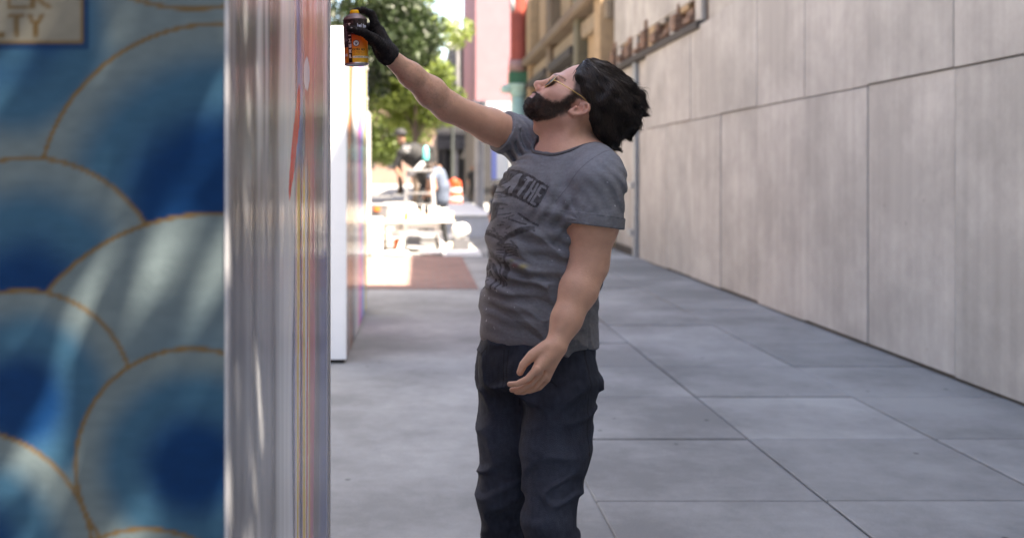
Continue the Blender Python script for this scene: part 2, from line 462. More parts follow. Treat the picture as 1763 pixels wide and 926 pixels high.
# the recessed whitewashed doorway beyond the boarding
boxo('recess_panel', (WX-.02, 14.95, .11), (WX+.022, 17.4, 3.19), M_ply2, Bd)
boxo('door_post', (WX-.10, 15.55, .11), (WX-.022, 15.68, 3.19), M_steel, Bd, .01)
boxo('hinge', (WX-.14, 15.6, 1.2), (WX-.102, 15.9, 1.3), M_steel, Bd, .008)
boxo('hinge', (WX-.14, 15.6, .45), (WX-.102, 15.9, .55), M_steel, Bd, .008)
boxo('kick_board', (WX-.06, 15.7, .11), (WX-.024, 17.3, .24), M_dark, Bd, .008)
# C: the tan stone shop
C = facade('tan_stone_building', 17.52, 33.0, 7.0, M_tan, 'weathered tan stone shop building with olive pilasters and boarded windows')
for y0, wd, m in ((17.6,.5,M_tan2),(20.1,.45,M_olive),(24.2,.6,M_tan),(28.6,.55,M_tan2),(32.2,.7,M_tan)):
    boxo('pilaster', (WX-.28, y0, .11), (WX+.026, y0+wd, 6.95), m, C, .03)
boxo('boarding', (WX-.06, 18.2, 2.2), (WX+.024, 20.0, 4.25), M_tan2, C, .01)
boxo('boarding', (WX-.07, 18.2, .11), (WX+.022, 20.0, 2.15), M_ply2, C, .01)
for y0, y1 in ((20.7,24.1),(24.95,28.5),(29.3,32.1)):
    w = boxo('shop_window', (WX-.03, y0, .7), (WX+.02, y1, 3.9), M_glassg, C)
    boxo('lintel', (WX-.34, y0-.04, 3.92), (WX+.024, y1+.04, 4.12), M_dark, w, .02)
    boxo('mullion', (WX-.07, (y0+y1)/2-.05, .7), (WX-.032, (y0+y1)/2+.05, 3.9), M_dark, w)
    boxo('sill', (WX-.16, y0-.02, .56), (WX+.022, y1+.02, .69), M_tan, w, .02)
boxo('cornice', (WX-.42, 17.6, 4.6), (WX-.02, 33.0, 4.85), M_tan, C, .04)
for y0, y1 in ((18.3,20.0),(20.7,22.3),(22.6,24.1),(25,26.6),(27,28.4),(29.4,30.6),(30.9,32.1)):
    boxo('upper_window', (WX-.02, y0, 5.0), (WX+.022, y1, 6.6), M_glassg if (y0*10) % 3 > 1 else M_tan2, C)
boxo('stone_band', (WX-.18, 17.56, 4.18), (WX-.018, 33.0, 4.52), mat('stone_band', (.24,.185,.125), .9, .3, 2.5, .3, 14), C, .03)

# white plywood hoarding, board by board
hd = empty('plywood_hoarding', (WX-.06, 8, .1), 'white painted plywood boarding along the right of the pavement', 'hoarding')
hseed = [0,.015,-.01,.02,.0,-.015,.012,.005,-.008,.017,.0]
for k in range(11):
    y1 = 14.84-k*1.22; y0 = y1-1.214
    j = hseed[k]
    boxo('board', (WX-.075+j*.3, y0, .13+abs(j)), (WX-.055+j*.3, y1, 2.10+j*.3), [M_ply,M_ply2][k % 2], hd, .003)
    boxo('board', (WX-.08-j*.3, y0, 2.11+j*.3), (WX-.06-j*.3, y1, 3.26+j), [M_ply2,M_ply,M_ply][k % 3], hd, .003)
boxo('base_rail', (WX-.05, 1.4, .105), (WX+.01, 14.82, .20), M_dark, hd)

# ---------------------------------------------------------------- cast iron corner column, red above, green capital
cy = 29.6; cx = 3.0
col = empty('iron_column', (cx, cy, .1), 'cast iron corner column, fluted red above a green capital and mint shaft', 'column')
M_red = mat('red_brown_paint', (.30,.062,.042), .55, .2, 4)
M_green = mat('dark_green_paint', (.025,.11,.055), .5, .2, 4)
M_mint = mat('mint_paint', (.33,.50,.44), .55, .12, 4)
M_gry = mat('grey_paint', (.28,.27,.27), .7, .2, 3)
b = MB(); b.lathe((cx,cy,.1), [(.30,0),(.30,.25),(.22,.32),(.205,3.66)], 20); b.build('shaft', M_mint, col, True)
b = MB(); b.lathe((cx,cy,3.77), [(.21,0),(.26,.05),(.24,.10),(.30,.22),(.36,.30),(.36,.35)], 20)
b.box((cx-.52,cy-.2,3.86), (cx-.2,cy+.2,4.10), .06); b.build('bracket', M_mint, col)
boxo('capital', (cx-.29,cy-.29,4.123), (cx+.29,cy+.29,4.48), M_green, col, .03)
b = MB(); b.lathe((cx,cy,4.482), [(.30,0),(.30,.22),(.23,.35)], 20); b.build('collar', mat('grey_red_paint', (.27,.16,.14), .7, .3, 5), col, True)
b = MB(); b.lathe((cx,cy,4.834), [(.215,0),(.215,3.4)], 20); sh = b.build('upper_shaft', M_red, col)
for k in range(16):
    a = k*math.pi/8
    c = MB(); c.tube([(cx+.215*math.cos(a),cy+.215*math.sin(a),4.85),(cx+.215*math.cos(a),cy+.215*math.sin(a),8.2)], .024, 6); c.build('flute', M_red, sh)
c = MB(); c.lathe((cx-.18,cy-.12,6.5), [(.02,-.26),(.08,-.18),(.10,0),(.08,.18),(.02,.26)], 10); c.build('scroll', M_gry, sh, True)

# ---------------------------------------------------------------- pink building and the grey one behind
M_pink = mat('pink_brick', (.27,.128,.140), .85, .08, 2.5, .2, 25)
M_store = mat('dark_shopfront', (.022,.021,.023), .6, .3, 3)
M_beam = mat('grey_beam', (.25,.25,.26), .7, .2, 3)
pk = empty('pink_building', (2.65,45,.1), 'sunlit pink brick building front standing above a grey lintel', 'building')
boxo('wall', (2.62,45,4.7), (9,57,16), M_pink, pk)
boxo('lintel_beam', (2.5,44.8,4.15), (9,45.6,4.69), M_beam, pk, .03)
boxo('shopfront', (2.7,45.3,.1), (9,57,4.14), M_store, pk)
for k in range(3):
    boxo('shop_post', (2.75+k*1.4,45.1,.1), (2.95+k*1.4,45.28,4.13), M_beam, pk, .02)
    boxo('shop_pane', (3.0+k*1.4,45.2,.8), (4.1+k*1.4,45.29,3.6), M_store, pk)
for k in range(2):
    w = boxo('window', (4.4+k*2.2,44.96,7.0), (5.4+k*2.2,44.998,9.2), M_glassg, pk)
    boxo('sill', (4.3+k*2.2,44.88,6.85), (5.5+k*2.2,44.996,6.99), M_beam, w)
gb = empty('grey_building', (2.3,62,.1), 'shaded grey pilastered building beyond the pink one', 'building')
M_grb = mat('grey_stone', (.19,.185,.19), .8, .2, 2.5)
boxo('wall', (2.35,62,4.2), (9,95,10.5), mat('dark_grey_stone', (.085,.08,.083), .8, .2, 2.5), gb)
for k in range(3):
    boxo('pilaster', (2.36+k*.46,61.7,4.2), (2.60+k*.46,61.98,10.6), M_grb, gb, .03)
for k in range(9):
    boxo('pilaster', (2.12,63+k*3.4,.1), (2.34,63.9+k*3.4,10.4), M_grb, gb, .03)
boxo('shopfront', (2.4,62.4,.1), (9,94,4.19), M_store, gb)
boxo('shopfront', (1.22,61.75,.1), (2.398,80,4.1), M_store, gb)
boxo('fascia', (1.12,61.2,3.7), (9,61.68,4.5), mat('dark_fascia', (.04,.04,.045), .6, .2, 3), gb, .04)
for k in range(3):
    boxo('fascia_board', (1.1,61.12,3.0+k*.22), (5.0,61.19,3.16+k*.22), mat('dark_board', (.06,.06,.068), .6, .2, 3), gb, .02)
for k, (x, w) in enumerate(((1.55,.16),(2.25,.22),(3.5,.25))):
    boxo('shop_post', (x,61.3,.1), (x+w,61.6,3.69), [M_store,M_grb,M_grb][k], gb, .02)
aw = MB(); aw.box((1.2,57.6,.1), (1.32,57.75,3.4)); aw.box((3.4,57.6,.1), (3.55,57.75,3.4))
# street end, pale brick block and the far left row
M_far = mat('far_brick', (.22,.14,.11), .85, .15, .6)
fb = empty('far_building', (-6,135,0), 'far brick block closing the end of the street', 'building')
boxo('wall', (-26,135,0), (10,150,15), M_far, fb)
for i in range(10):
    for j in range(3):
        boxo('window', (-24+i*3.3,134.93,2.2+j*4), (-22.4+i*3.3,134.99,4.6+j*4), M_store, fb)
lb = empty('brick_row_building', (-14,20,0), 'pale brick building behind the trees on the left of the street', 'building')
boxo('wall', (-24,8,0), (-14,134,13), mat_brick('pale_brick', (.44,.36,.29), (.38,.31,.25), (.4,.36,.32), 3), lb)
for i in range(28):
    for j in range(3):
        boxo('window', (-13.99,10+i*4.3,1.4+j*3.8), (-13.93,11.6+i*4.3,3.7+j*3.8), M_glassg, lb)

# ---------------------------------------------------------------- trees
M_bark = mat('bark', (.075,.055,.042), .9, .3, 8, .4, 30)
def leaf_mat(name, c, c2):
    m = mat(name, c, .5, .45, .9, col2=c2)
    bs = m.node_tree.nodes['Principled BSDF']
    nt = m.node_tree; tr = nt.nodes.new('ShaderNodeBsdfTranslucent'); mx = nt.nodes.new('ShaderNodeMixShader')
    src = bs.inputs['Base Color'].links[0].from_socket
    nt.links.new(src, tr.inputs[0]); mx.inputs[0].default_value = .35
    nt.links.new(bs.outputs[0], mx.inputs[1]); nt.links.new(tr.outputs[0], mx.inputs[2])
    nt.links.new(mx.outputs[0], nt.nodes['Material Output'].inputs[0])
    return m
M_leafd = leaf_mat('shade_dark_leaves', (.017,.030,.010), (.032,.052,.015))  # leaf green darkened so the colour carries the shade in the crowns
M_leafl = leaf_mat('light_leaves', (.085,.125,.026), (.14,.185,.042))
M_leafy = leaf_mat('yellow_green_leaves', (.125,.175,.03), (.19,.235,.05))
def tree(x, y, zb, zt, rad, n, m, label, leaf=.13, seed=1, hole=.25, rt=.13):
    g = np.random.default_rng(seed)
    o = empty('street_tree', (x, y, .1), label, 'tree', 'street trees')
    zc = (zb+zt)/2; hz = (zt-zb)/2
    b = MB(); b.tube([(x,y,.0),(x+.03,y,.8),(x-.04,y+.03,zb*.6),(x+.02,y-.05,zb+hz*.4),(x,y,zc+hz*.5)], [rt*1.35,rt,rt*.85,rt*.6,rt*.2], 10)
    tr = b.build('trunk', M_bark, o, True)
    cl = []
    for k in range(26):
        a = g.uniform(0, 6.28); u = g.uniform(-1, 1); rr = rad*math.sqrt(1-u*u*.8)*g.uniform(.35,.95)
        cl.append((x+rr*math.cos(a), y+rr*math.sin(a), zc+u*hz*.85))
    for k in range(9):
        c = cl[k]; z0 = zb*.62+(zc-zb*.62)*g.uniform(0,.9)
        bb = MB(); mid = ((x+c[0])/2, (y+c[1])/2, (z0+c[2])/2+.15*rad)
        bb.tube([(x,y,z0), mid, c], [rt*.45,rt*.3,rt*.08], 7); bb.build('limb', M_bark, tr, True)
    cc = np.array(cl)
    k = g.integers(0, len(cc), n); r = rad*.42*np.cbrt(g.random(n))
    d = g.normal(size=(n,3)); d /= np.linalg.norm(d, axis=1)[:,None]
    p = cc[k]+d*r[:,None]*np.array((1,1,.75))
    keep = vnoise(p*1.6/ max(rad,.8)*1.8+seed*7) > -.55+hole*.9-.35
    p = p[keep]; n = len(p)
    nx = g.normal(size=(n,3)); nx /= np.linalg.norm(nx, axis=1)[:,None]
    ny = np.cross(nx, g.normal(size=(n,3))); ny /= np.linalg.norm(ny, axis=1)[:,None]
    s = leaf*g.uniform(.6,1.25,n)[:,None]
    V = np.stack([p-nx*s*.5, p+ny*s*.3+nx*s*.05, p+nx*s*.55, p-ny*s*.3+nx*s*.05], 1).reshape(-1,3)
    q = np.arange(n*4).reshape(-1,4)
    link('crown', np_mesh('crown', V, q), m, o)
    return o
tree(-1.6, 23, 3.0, 8.5, 2.1, 26000, M_leafd, 'street tree right behind the spray can, its leaves darkened for shade', .15, 3, .35)
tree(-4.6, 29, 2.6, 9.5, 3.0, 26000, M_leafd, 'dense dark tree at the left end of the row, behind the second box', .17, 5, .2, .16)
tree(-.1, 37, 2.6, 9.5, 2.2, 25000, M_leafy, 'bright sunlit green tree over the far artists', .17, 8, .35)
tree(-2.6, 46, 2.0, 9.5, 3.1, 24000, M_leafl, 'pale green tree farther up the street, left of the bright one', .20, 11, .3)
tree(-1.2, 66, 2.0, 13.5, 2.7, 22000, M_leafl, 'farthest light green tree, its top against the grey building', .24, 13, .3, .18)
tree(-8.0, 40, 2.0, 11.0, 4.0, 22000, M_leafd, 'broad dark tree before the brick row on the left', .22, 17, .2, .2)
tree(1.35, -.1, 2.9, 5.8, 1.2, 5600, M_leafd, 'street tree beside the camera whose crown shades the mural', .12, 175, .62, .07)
tree(2.5, -4.9, 3.4, 9.0, 2.2, 14000, M_leafd, 'added unseen tree behind the camera, cutting the light from behind', .17, 23, .3)  # tree added out of view to reduce light from behind the camera
jb = empty('added_light_block', (-6,-16,0), 'added dark brick block behind the camera, cutting the light from behind', 'building')  # unseen block added to hold back the low sky light behind the camera
boxo('wall', (-24,-26,0), (12,-16,12), mat_brick('dark_light_block_brick', (.13,.06,.045), (.10,.05,.04), (.12,.1,.09), 3), jb)
for i in range(9):
    for j in range(3): boxo('window', (-22+i*3.6,-15.99,1.5+j*3.6), (-20.4+i*3.6,-15.93,3.8+j*3.6), M_store, jb)
# ================================================================== painted boxes at the kerb
def circ(p, q, r):
    ax,ay = p; bx,by = q; cx_,cy_ = r
    d = 2*(ax*(by-cy_)+bx*(cy_-ay)+cx_*(ay-by))
    ux = ((ax*ax+ay*ay)*(by-cy_)+(bx*bx+by*by)*(cy_-ay)+(cx_*cx_+cy_*cy_)*(ay-by))/d
    uy = ((ax*ax+ay*ay)*(cx_-bx)+(bx*bx+by*by)*(ax-cx_)+(cx_*cx_+cy_*cy_)*(bx-ax))/d
    return ux, uy, math.hypot(ax-ux, ay-uy)
BX, BY0, BY1, BH = -.273, 1.41, 3.02, 2.44
SC = F_PX/BY0                                            # picture pixels per metre on the mural
CA = circ((75,272),(170,120),(390,42)); CB = circ((0,277),(160,300),(250,385)); CC = circ((78,505),(200,408),(390,369)); CD = circ((235,0),(310,15),(392,10))
def grid(o, eu, ev, nu, nv, colfn):
    u = np.linspace(0,1,nu); v = np.linspace(0,1,nv); U, Vv = np.meshgrid(u, v, indexing='ij')
    P = np.asarray(o)[None]+U.ravel()[:,None]*np.asarray(eu)[None]+Vv.ravel()[:,None]*np.asarray(ev)[None]
    i = np.arange(nu*nv).reshape(nu,nv)
    q = np.stack([i[:-1,:-1],i[1:,:-1],i[1:,1:],i[:-1,1:]], -1).reshape(-1,4)
    return P, q, colfn(P)
GOLD = np.array((.115,.074,.030))
PALE = np.array((.100,.132,.142)); MID = np.array((.026,.078,.130)); DEEP = np.array((.001,.024,.085)); NAVY = np.array((.002,.016,.060))
def mural(P):
    x = VPX+P[:,0]*SC; y = VPY-(P[:,2]-CAM_H)*SC
    w = vnoise(np.stack([x/60,y/60,x*0],1))*6+vnoise(np.stack([x/18,y/18,x*0+5],1))*1.5
    n = vnoise(np.stack([x/25,y/9,x*0+2],1))*.5+.5
    def grad3(t):
        c = np.zeros((len(t),3))+PALE
        c = mixc(c, MID, sstep(t,.08,.42)); c = mixc(c, DEEP, sstep(t,.45,.85)); return c
    # ground of the mural: an older ring of blue under the sign
    t = np.clip((np.hypot(x-20, y-60)+w)/270, 0, 1)
    c = grad3(1-np.abs(t-.25)*1.5-.22)
    c = mixc(c, MID*.9, (sstep(y,60,110)*(1-sstep(y,150,230)))*.6)
    def disc(c, C, inner, lw=3.4, flip=False):
        d = np.hypot(x-C[0], y-C[1])
        tt = np.clip((C[2]-d+w*.8)/(C[2]*inner), 0, 1)
        ins = 1-sstep(d, C[2]-1, C[2]+1)
        c = mixc(c, (0,0,0), ins*0)
        g3 = grad3(tt)
        c = c*(1-ins[:,None])+g3*ins[:,None]
        return mixc(c, GOLD, 1-sstep(np.abs(d-C[2]), lw-1.2, lw+1.2))
    # deeper arcs repeat outside the visible part so the whole face is covered in scallops
    for (X0,Y0,R0) in ((-180,-260,190),(120,-420,220),(-330,40,180),(420,-330,190)):
        c = disc(c, (X0,Y0,R0), .8)
    c = disc(c, CD, 1.1)
    c = disc(c, CA, .75)
    c = disc(c, (CB[0]-330, CB[1]-40, CB[2]*1.05), .9)
    c = disc(c, CB, .95)
    c = disc(c, CC, 2.6)
    for (X0,Y0,R0) in ((40,690,190),(-240,640,210),(330,800,200),(-60,960,220),(250,1120,210),(-300,950,200),(-480,760,190),(0,1300,220),(420,1350,220),(-350,1280,220),(-620,480,200),(-560,1080,210)):
        c = disc(c, (X0,Y0,R0), .9)
    # lettered plaque
    sx, sy = 143., 75.
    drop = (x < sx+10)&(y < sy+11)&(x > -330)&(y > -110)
    c = mixc(c, NAVY, drop*.75)  # the plaque's drop shadow, painted in navy
    pl = (x < sx)&(y < sy)&(x > -320)&(y > -105)
    c = mixc(c, GOLD, pl*1.0)
    pi = (x < sx-6)&(y < sy-6)&(x > -314)&(y > -99)
    c = mixc(c, (.155,.148,.122), pi*1.0)
    td = np.minimum(text_dist(x, y, 'VER', (-24,13), (30,0), (0,-44), (40,0)), text_dist(x, y, 'LTY', (-16,61), (23,0), (0,-34), (33,0)))
    c = mixc(c, GOLD*.8, (1-sstep(td, 2.6, 4.6))*pi)
    return np.clip(c*(.93+.14*n)[:,None], 0, 1)
M_mural = mat('mural_paint', attr=True, spec=.08, rough=.7, var=.05, scale=30, bump=.06, bscale=120)
M_edge = mat('board_edge', (.42,.42,.43), .6, .2, 10)
bx1 = empty('painted_box', (BX-.6, BY0, .1), 'tall box at left with a blue mural of gold-ringed circles and a streaked silver side', 'art box', 'painted plywood boxes')
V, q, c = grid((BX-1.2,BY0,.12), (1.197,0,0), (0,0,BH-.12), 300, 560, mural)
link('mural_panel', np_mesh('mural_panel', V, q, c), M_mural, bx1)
boxo('core', (BX-1.2,BY0+.004,.12), (BX-.006,BY1-.004,BH-.004), M_edge, bx1)
# the side seen at a glancing angle: long drips and bands of spray paint under a film of gloss
RAMP = [(390,(150,148,152)),(398,(165,163,168)),(404,(120,118,122)),(418,(128,127,128)),(436,(138,136,138)),(441,(232,230,228)),(450,(225,222,220)),(456,(140,137,138)),(464,(205,203,205)),(470,(120,112,112)),(476,(140,128,122)),(482,(240,238,236)),(505,(238,236,234)),(510,(225,223,228)),(513,(60,62,88)),(516,(150,165,205)),(519,(90,96,140)),(522,(190,120,110)),(531,(200,120,112)),(537,(176,110,128)),(542,(120,92,92)),(545,(78,74,92)),(549,(70,74,96)),(553,(150,142,150)),(560,(190,185,190)),(566,(170,170,175))]
rx = np.array([r[0] for r in RAMP], float); rc = np.array([srgb(*r[1]) for r in RAMP])
def side(P):
    px = VPX+BX*F_PX/P[:,1]; h = P[:,2]; py = VPY-(h-CAM_H)*F_PX/P[:,1]
    wob = vnoise(np.stack([h*1.1,px/22,px*0],1))*9+vnoise(np.stack([h*3.1,px/9,px*0+3],1))*3.2
    k = px+wob
    c = np.stack([np.interp(k, rx, rc[:,i]) for i in range(3)], 1)
    # lower half turns grey on the near side and into orange and yellow drips near the far edge
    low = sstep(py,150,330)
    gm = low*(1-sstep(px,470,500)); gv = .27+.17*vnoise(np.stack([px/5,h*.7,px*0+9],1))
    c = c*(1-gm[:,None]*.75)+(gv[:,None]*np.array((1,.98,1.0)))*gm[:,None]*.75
    dr = vnoise(np.stack([px/2.0,h*.6,px*0+21],1))
    m = sstep(py,250,340)*sstep(px,506,511)*(1-sstep(px,530,536))
    pal = np.where((dr > .3)[:,None], srgb(245,190,90), np.where((dr > -.05)[:,None], srgb(248,236,228), np.where((dr > -.35)[:,None], srgb(225,120,80), srgb(70,60,110))))
    c = c*(1-m[:,None])+pal*m[:,None]
    # red slash
    xr = np.interp(py, [150,200,260,330], [515,512,506,499]); rr = (np.abs(px-xr) < np.interp(py,[150,220,300,340],[2.0,5,4,1.5]))*sstep(py,140,160)*(1-sstep(py,335,350))
    c = mixc(c, srgb(245,48,42), rr*1.0)
    bl = sstep(px,549,553)*(1-sstep(px,560,565))*sstep(py,420,450)
    c = mixc(c, srgb(40,70,140), bl)
    wh = ((px-528)/5)**2+((py-128)/28)**2 < 1
    c = mixc(c, srgb(215,215,240), wh*1.0)
    fine = vnoise(np.stack([P[:,1]*60,h*2.5,px*0+4],1))
    c = np.clip(c,0,1); c = np.where(c > .45, c**.8, c*(.72+.6*c)); return np.clip(c*(1+.12*fine)[:,None]*np.array((.95,1.0,1.06)), 0, .9)
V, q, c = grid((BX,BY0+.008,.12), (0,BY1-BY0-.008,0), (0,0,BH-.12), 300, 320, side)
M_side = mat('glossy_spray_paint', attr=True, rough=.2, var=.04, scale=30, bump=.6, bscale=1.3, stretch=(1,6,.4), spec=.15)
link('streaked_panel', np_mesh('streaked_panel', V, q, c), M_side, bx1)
boxo('corner_trim', (BX-.003,BY0-.002,.12), (BX+.002,BY0+.008,BH), mat('grey_trim', (.40,.40,.42), .4, .2, 12), bx1)
boxo('corner_trim', (BX-.02,BY1-.0,.12), (BX+.004,BY1+.016,BH), mat('trim', (.62,.62,.63), .4, .15, 12), bx1)
boxo('lid', (BX-1.205,BY0,BH), (BX+.004,BY1+.01,BH+.02), M_edge, bx1)
boxo('plinth', (BX-1.19,BY0+.02,.1), (BX-.02,BY1-.02,.12), M_dark, bx1)

M_white = mat('white_primer', (.80,.80,.80), .6, .03, 3, .05, 60)
M_whitep = mat('white_paint', (.78,.78,.77), .6, .05, 3, .05, 60)
def far_box(x0, x1, y0, y1, h, ramp, label, seed):
    o = empty('painted_box', ((x0+x1)/2, y0, .1), label, 'art box', 'painted plywood boxes')
    boxo('front_panel', (x0,y0-.012,.13), (x1,y0,h), M_white, o)
    boxo('core', (x0+.004,y0+.002,.13), (x1-.004,y1,h-.01), M_edge, o)
    xs = np.linspace(0,1,len(ramp)); rcol = np.array([srgb(*r) for r in ramp])
    def cf(P):
        t = (1/y0-1/P[:,1])/(1/y0-1/y1)
        t = t+vnoise(np.stack([P[:,2]*1.3+seed,P[:,1]*1.5,P[:,1]*0],1))*.05+vnoise(np.stack([P[:,2]*3,P[:,1]*3,P[:,1]*0+seed],1))*.03
        c = np.stack([np.interp(t, xs, rcol[:,i]) for i in range(3)], 1)
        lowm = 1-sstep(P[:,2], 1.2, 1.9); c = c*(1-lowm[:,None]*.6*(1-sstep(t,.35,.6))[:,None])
        return np.clip(c*.92, 0, 1)
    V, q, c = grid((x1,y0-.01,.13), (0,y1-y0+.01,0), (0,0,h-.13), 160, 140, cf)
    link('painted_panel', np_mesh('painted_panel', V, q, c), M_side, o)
    boxo('lid', (x0,y0,h), (x1+.01,y1,h+.02), M_whitep, o)
    boxo('plinth', (x0+.02,y0+.02,.1), (x1-.02,y1-.02,.13), M_dark, o)
    return o
far_box(-1.75,-.505,6.95,9.75,2.45, [(225,170,170),(245,245,248),(245,140,30),(110,95,95),(235,240,245),(252,252,255),(250,150,215),(215,140,240),(130,180,255),(255,230,20),(20,140,235)],
        'second box, white front face and rainbow streaked side, behind the spray can', 4)
far_box(-1.95,-.68,11.9,13.2,2.42, [(240,240,242),(225,225,230),(238,238,240),(235,215,225),(240,240,244)], 'third box, plain white, beyond the rainbow streaked one', 8)
far_box(-2.0,-.80,15.2,16.6,2.40, [(238,232,230),(225,205,205),(240,236,236),(215,200,215),(235,232,232)], 'farthest white box, by the artist in the black shirt', 12)
# ================================================================== the artist in the grey T-shirt
DM = 2.74
def M(px, py, dy=0.0): return P3(px, py, DM+dy)
SKIN = np.array((.63,.365,.255))
# ---- head frame: x forward (face), y towards the camera, z up through the crown
TH = R(40)
HO = M(986,189,0.0)
HF = np.array((-math.cos(TH),0,math.sin(TH))); HL = np.array((0,-1.0,0)); HU = np.array((math.sin(TH),0,math.cos(TH)))
HR = np.stack([HF,HL,HU],1).astype(np.float32)
def hl(P): return (P-HO.astype(np.float32))@HR
def hw(q): return HO+np.asarray(q, float)@HR.T.astype(float)

def head_sdf(Q):
    S = Q.copy(); S[:,1] = np.abs(S[:,1])
    d = ell(Q, (-.006,0,.052), (.094,.076,.086))
    d = smin(d, ell(Q, (.040,0,-.012), (.062,.061,.080)), .03)
    d = smin(d, cap(S, (.012,.052,-.042), (.082,.016,-.066), .018,.016), .03)
    d = smin(d, ell(Q, (.087,0,-.064), (.021,.025,.020)), .02)
    d = smin(d, ell(Q, (.084,0,-.042), (.024,.032,.028)), .02)
    d = smin(d, cap(S, (.070,.042,-.006), (.045,.058,.0), .020,.018), .03)
    d = smin(d, cap(S, (.086,.040,.036), (.094,.006,.037), .009,.009), .018)          # brow
    d = smax(d, -ell(S, (.102,.033,.016), (.017,.019,.013)), .014)                     # sockets
    d = smin(d, ell(S, (.079,.033,.015), (.0135,.014,.0125)), .004)                    # closed lids
    d = smin(d, cap(Q, (.097,0,.026), (.117,0,-.008), .0065,.0095), .010)              # nose bridge
    d = smin(d, ell(Q, (.1175,0,-.010), (.012,.0120,.0105)), .008)
    d = smin(d, ell(S, (.107,.0125,-.017), (.011,.0068,.008)), .006)
    d = smax(d, -cap(S, (.113,.0065,-.028), (.107,.007,-.016), .0036,.003), .003)      # nostrils
    d = smin(d, cap(S, (.108,.0,-.0375), (.097,.020,-.041), .0062,.004), .006)         # upper lip
    d = smin(d, cap(S, (.1075,.0,-.0490), (.097,.018,-.046), .0068,.0045), .006)       # lower lip
    d = smax(d, -cap(S, (.119,.0,-.0432), (.100,.022,-.0435), .0018,.0014), .003)
    # ear: back-swept rim, bowl and lobe
    E = [(-.004,.076,.020),(-.010,.081,.034),(-.022,.085,.037),(-.033,.087,.028),(-.035,.086,.010),(-.028,.083,-.008),(-.018,.079,-.022),(-.006,.076,-.026),(-.002,.074,-.016)]
    ca_, sa_ = math.cos(R(17)), math.sin(R(17))
    def er(p):
        f, y, u = p[0]+.018, p[1], p[2]-.004
        return ((f*ca_-u*sa_)*.80-.0095, y, (f*sa_+u*ca_)*.80-.0005)
    E = [er(e) for e in E]
    rim = chain(S, E, [.0045,.0045,.0048,.0048,.0046,.0044,.0055,.006,.004])
    d = smin(d, rim, .004)
    plate = cap(S, er((-.022,.077,.022)), er((-.012,.075,-.014)), .0135,.009); plate = np.maximum(plate, np.abs(S[:,1]-.0775)-.004)
    d = smin(d, plate, .006)
    d = smin(d, chain(S, [er((-.010,.081,.024)),er((-.022,.085,.016)),er((-.024,.084,.0))], [.003,.0038,.003]), .003)
    d = smax(d, -ell(S, er((-.012,.0855,.002)), (.0095,.0075,.0115)), .003)
    d = smin(d, ell(S, er((-.003,.079,-.004)), (.005,.006,.006)), .003)                    # tragus
    return d
BEARD = [(.038,.034),(.046,-.012),(.062,-.028),(.084,-.030),(.098,-.029),(.115,-.027),(.125,-.032),(.14,-.04),(.135,-.100),(.055,-.091),(.040,-.072),(.012,-.035),(.014,.0),(.020,.034)]
def inpoly(x, y, pts):
    r = np.zeros(len(x), bool); j = len(pts)-1
    for i in range(len(pts)):
        xi, yi = pts[i]; xj, yj = pts[j]
        r ^= ((yi > y) != (yj > y)) & (x < (xj-xi)*(y-yi)/(yj-yi+1e-12)+xi); j = i
    return r
def beard_w(Q):
    e = poly_dist(Q[:,0], Q[:,2], BEARD+[BEARD[0]]); i = inpoly(Q[:,0], Q[:,2], BEARD)
    w = np.clip(np.where(i, e, -e)/.013+.40+.22*vnoise(Q*130), 0, 1)
    lip = np.hypot((Q[:,0]-.108)/.014, (Q[:,2]+.0432)/.0085) < 1
    w = w*np.where(lip & (np.abs(Q[:,1]) < .024), .12, 1)
    return w
# ---- arms, torso
YAW = R(50)
TF = np.array((-math.sin(YAW),-math.cos(YAW),0)); TR = np.array((-math.cos(YAW),math.sin(YAW),0))
# levels: z, centre px, centre dy, half width, half depth
LV = [(0.78,928,.00,.165,.125),(0.92,922,.0,.170,.125),(1.00,923,.0,.162,.116),(1.10,927,.0,.156,.114),(1.19,936,.0,.161,.118),(1.27,944,.0,.170,.122),(1.35,953,.0,.182,.122),(1.41,962,.005,.178,.112),(1.455,970,.01,.155,.095),(1.50,976,.01,.10,.075),(1.56,980,.01,.06,.06)]
LZ = np.array([l[0] for l in LV]); LX = np.array([(l[1]-VPX)*(DM+l[2])/F_PX for l in LV]); LY = np.array([DM+l[2] for l in LV])
LW = np.array([l[3] for l in LV]); LD = np.array([l[4] for l in LV])
def smooth_interp(z, a): 
    zz = np.linspace(LZ[0], LZ[-1], 160); v = np.interp(zz, LZ, a); k = np.ones(11)/11
    v = np.convolve(np.pad(v, 5, 'edge'), k, 'valid'); return np.interp(z, zz, v)
def tor_uv(P):
    z = P[:,2]; dx = P[:,0]-smooth_interp(z, LX); dy = P[:,1]-smooth_interp(z, LY)
    return dx*TR[0]+dy*TR[1], dx*TF[0]+dy*TF[1]
def torso_sdf(P, grow=0.0, top=1.52, bot=.90):
    u, v = tor_uv(P); z = P[:,2]
    w = smooth_interp(z, LW)+grow; t = smooth_interp(z, LD)+grow
    k = (np.abs(u/w)**2.3+np.abs(v/t)**2.3)**(1/2.3)
    d = (k-1)*np.minimum(w, t)*.92
    return smax(d, np.maximum(z-top, bot-z), .03)
RS = M(902,243,.14); RE = M(771,184,.02); RW = M(672,99,-.09)          # raised right arm
LS = M(1030,318,-.16); LE = M(1014,455,-.17); LWr = M(958,592,-.24)    # hanging left arm
def mixp(a, b, t): return a+(b-a)*t
NB = M(985,282,.0); NT = hw((-.012,0,-.03))
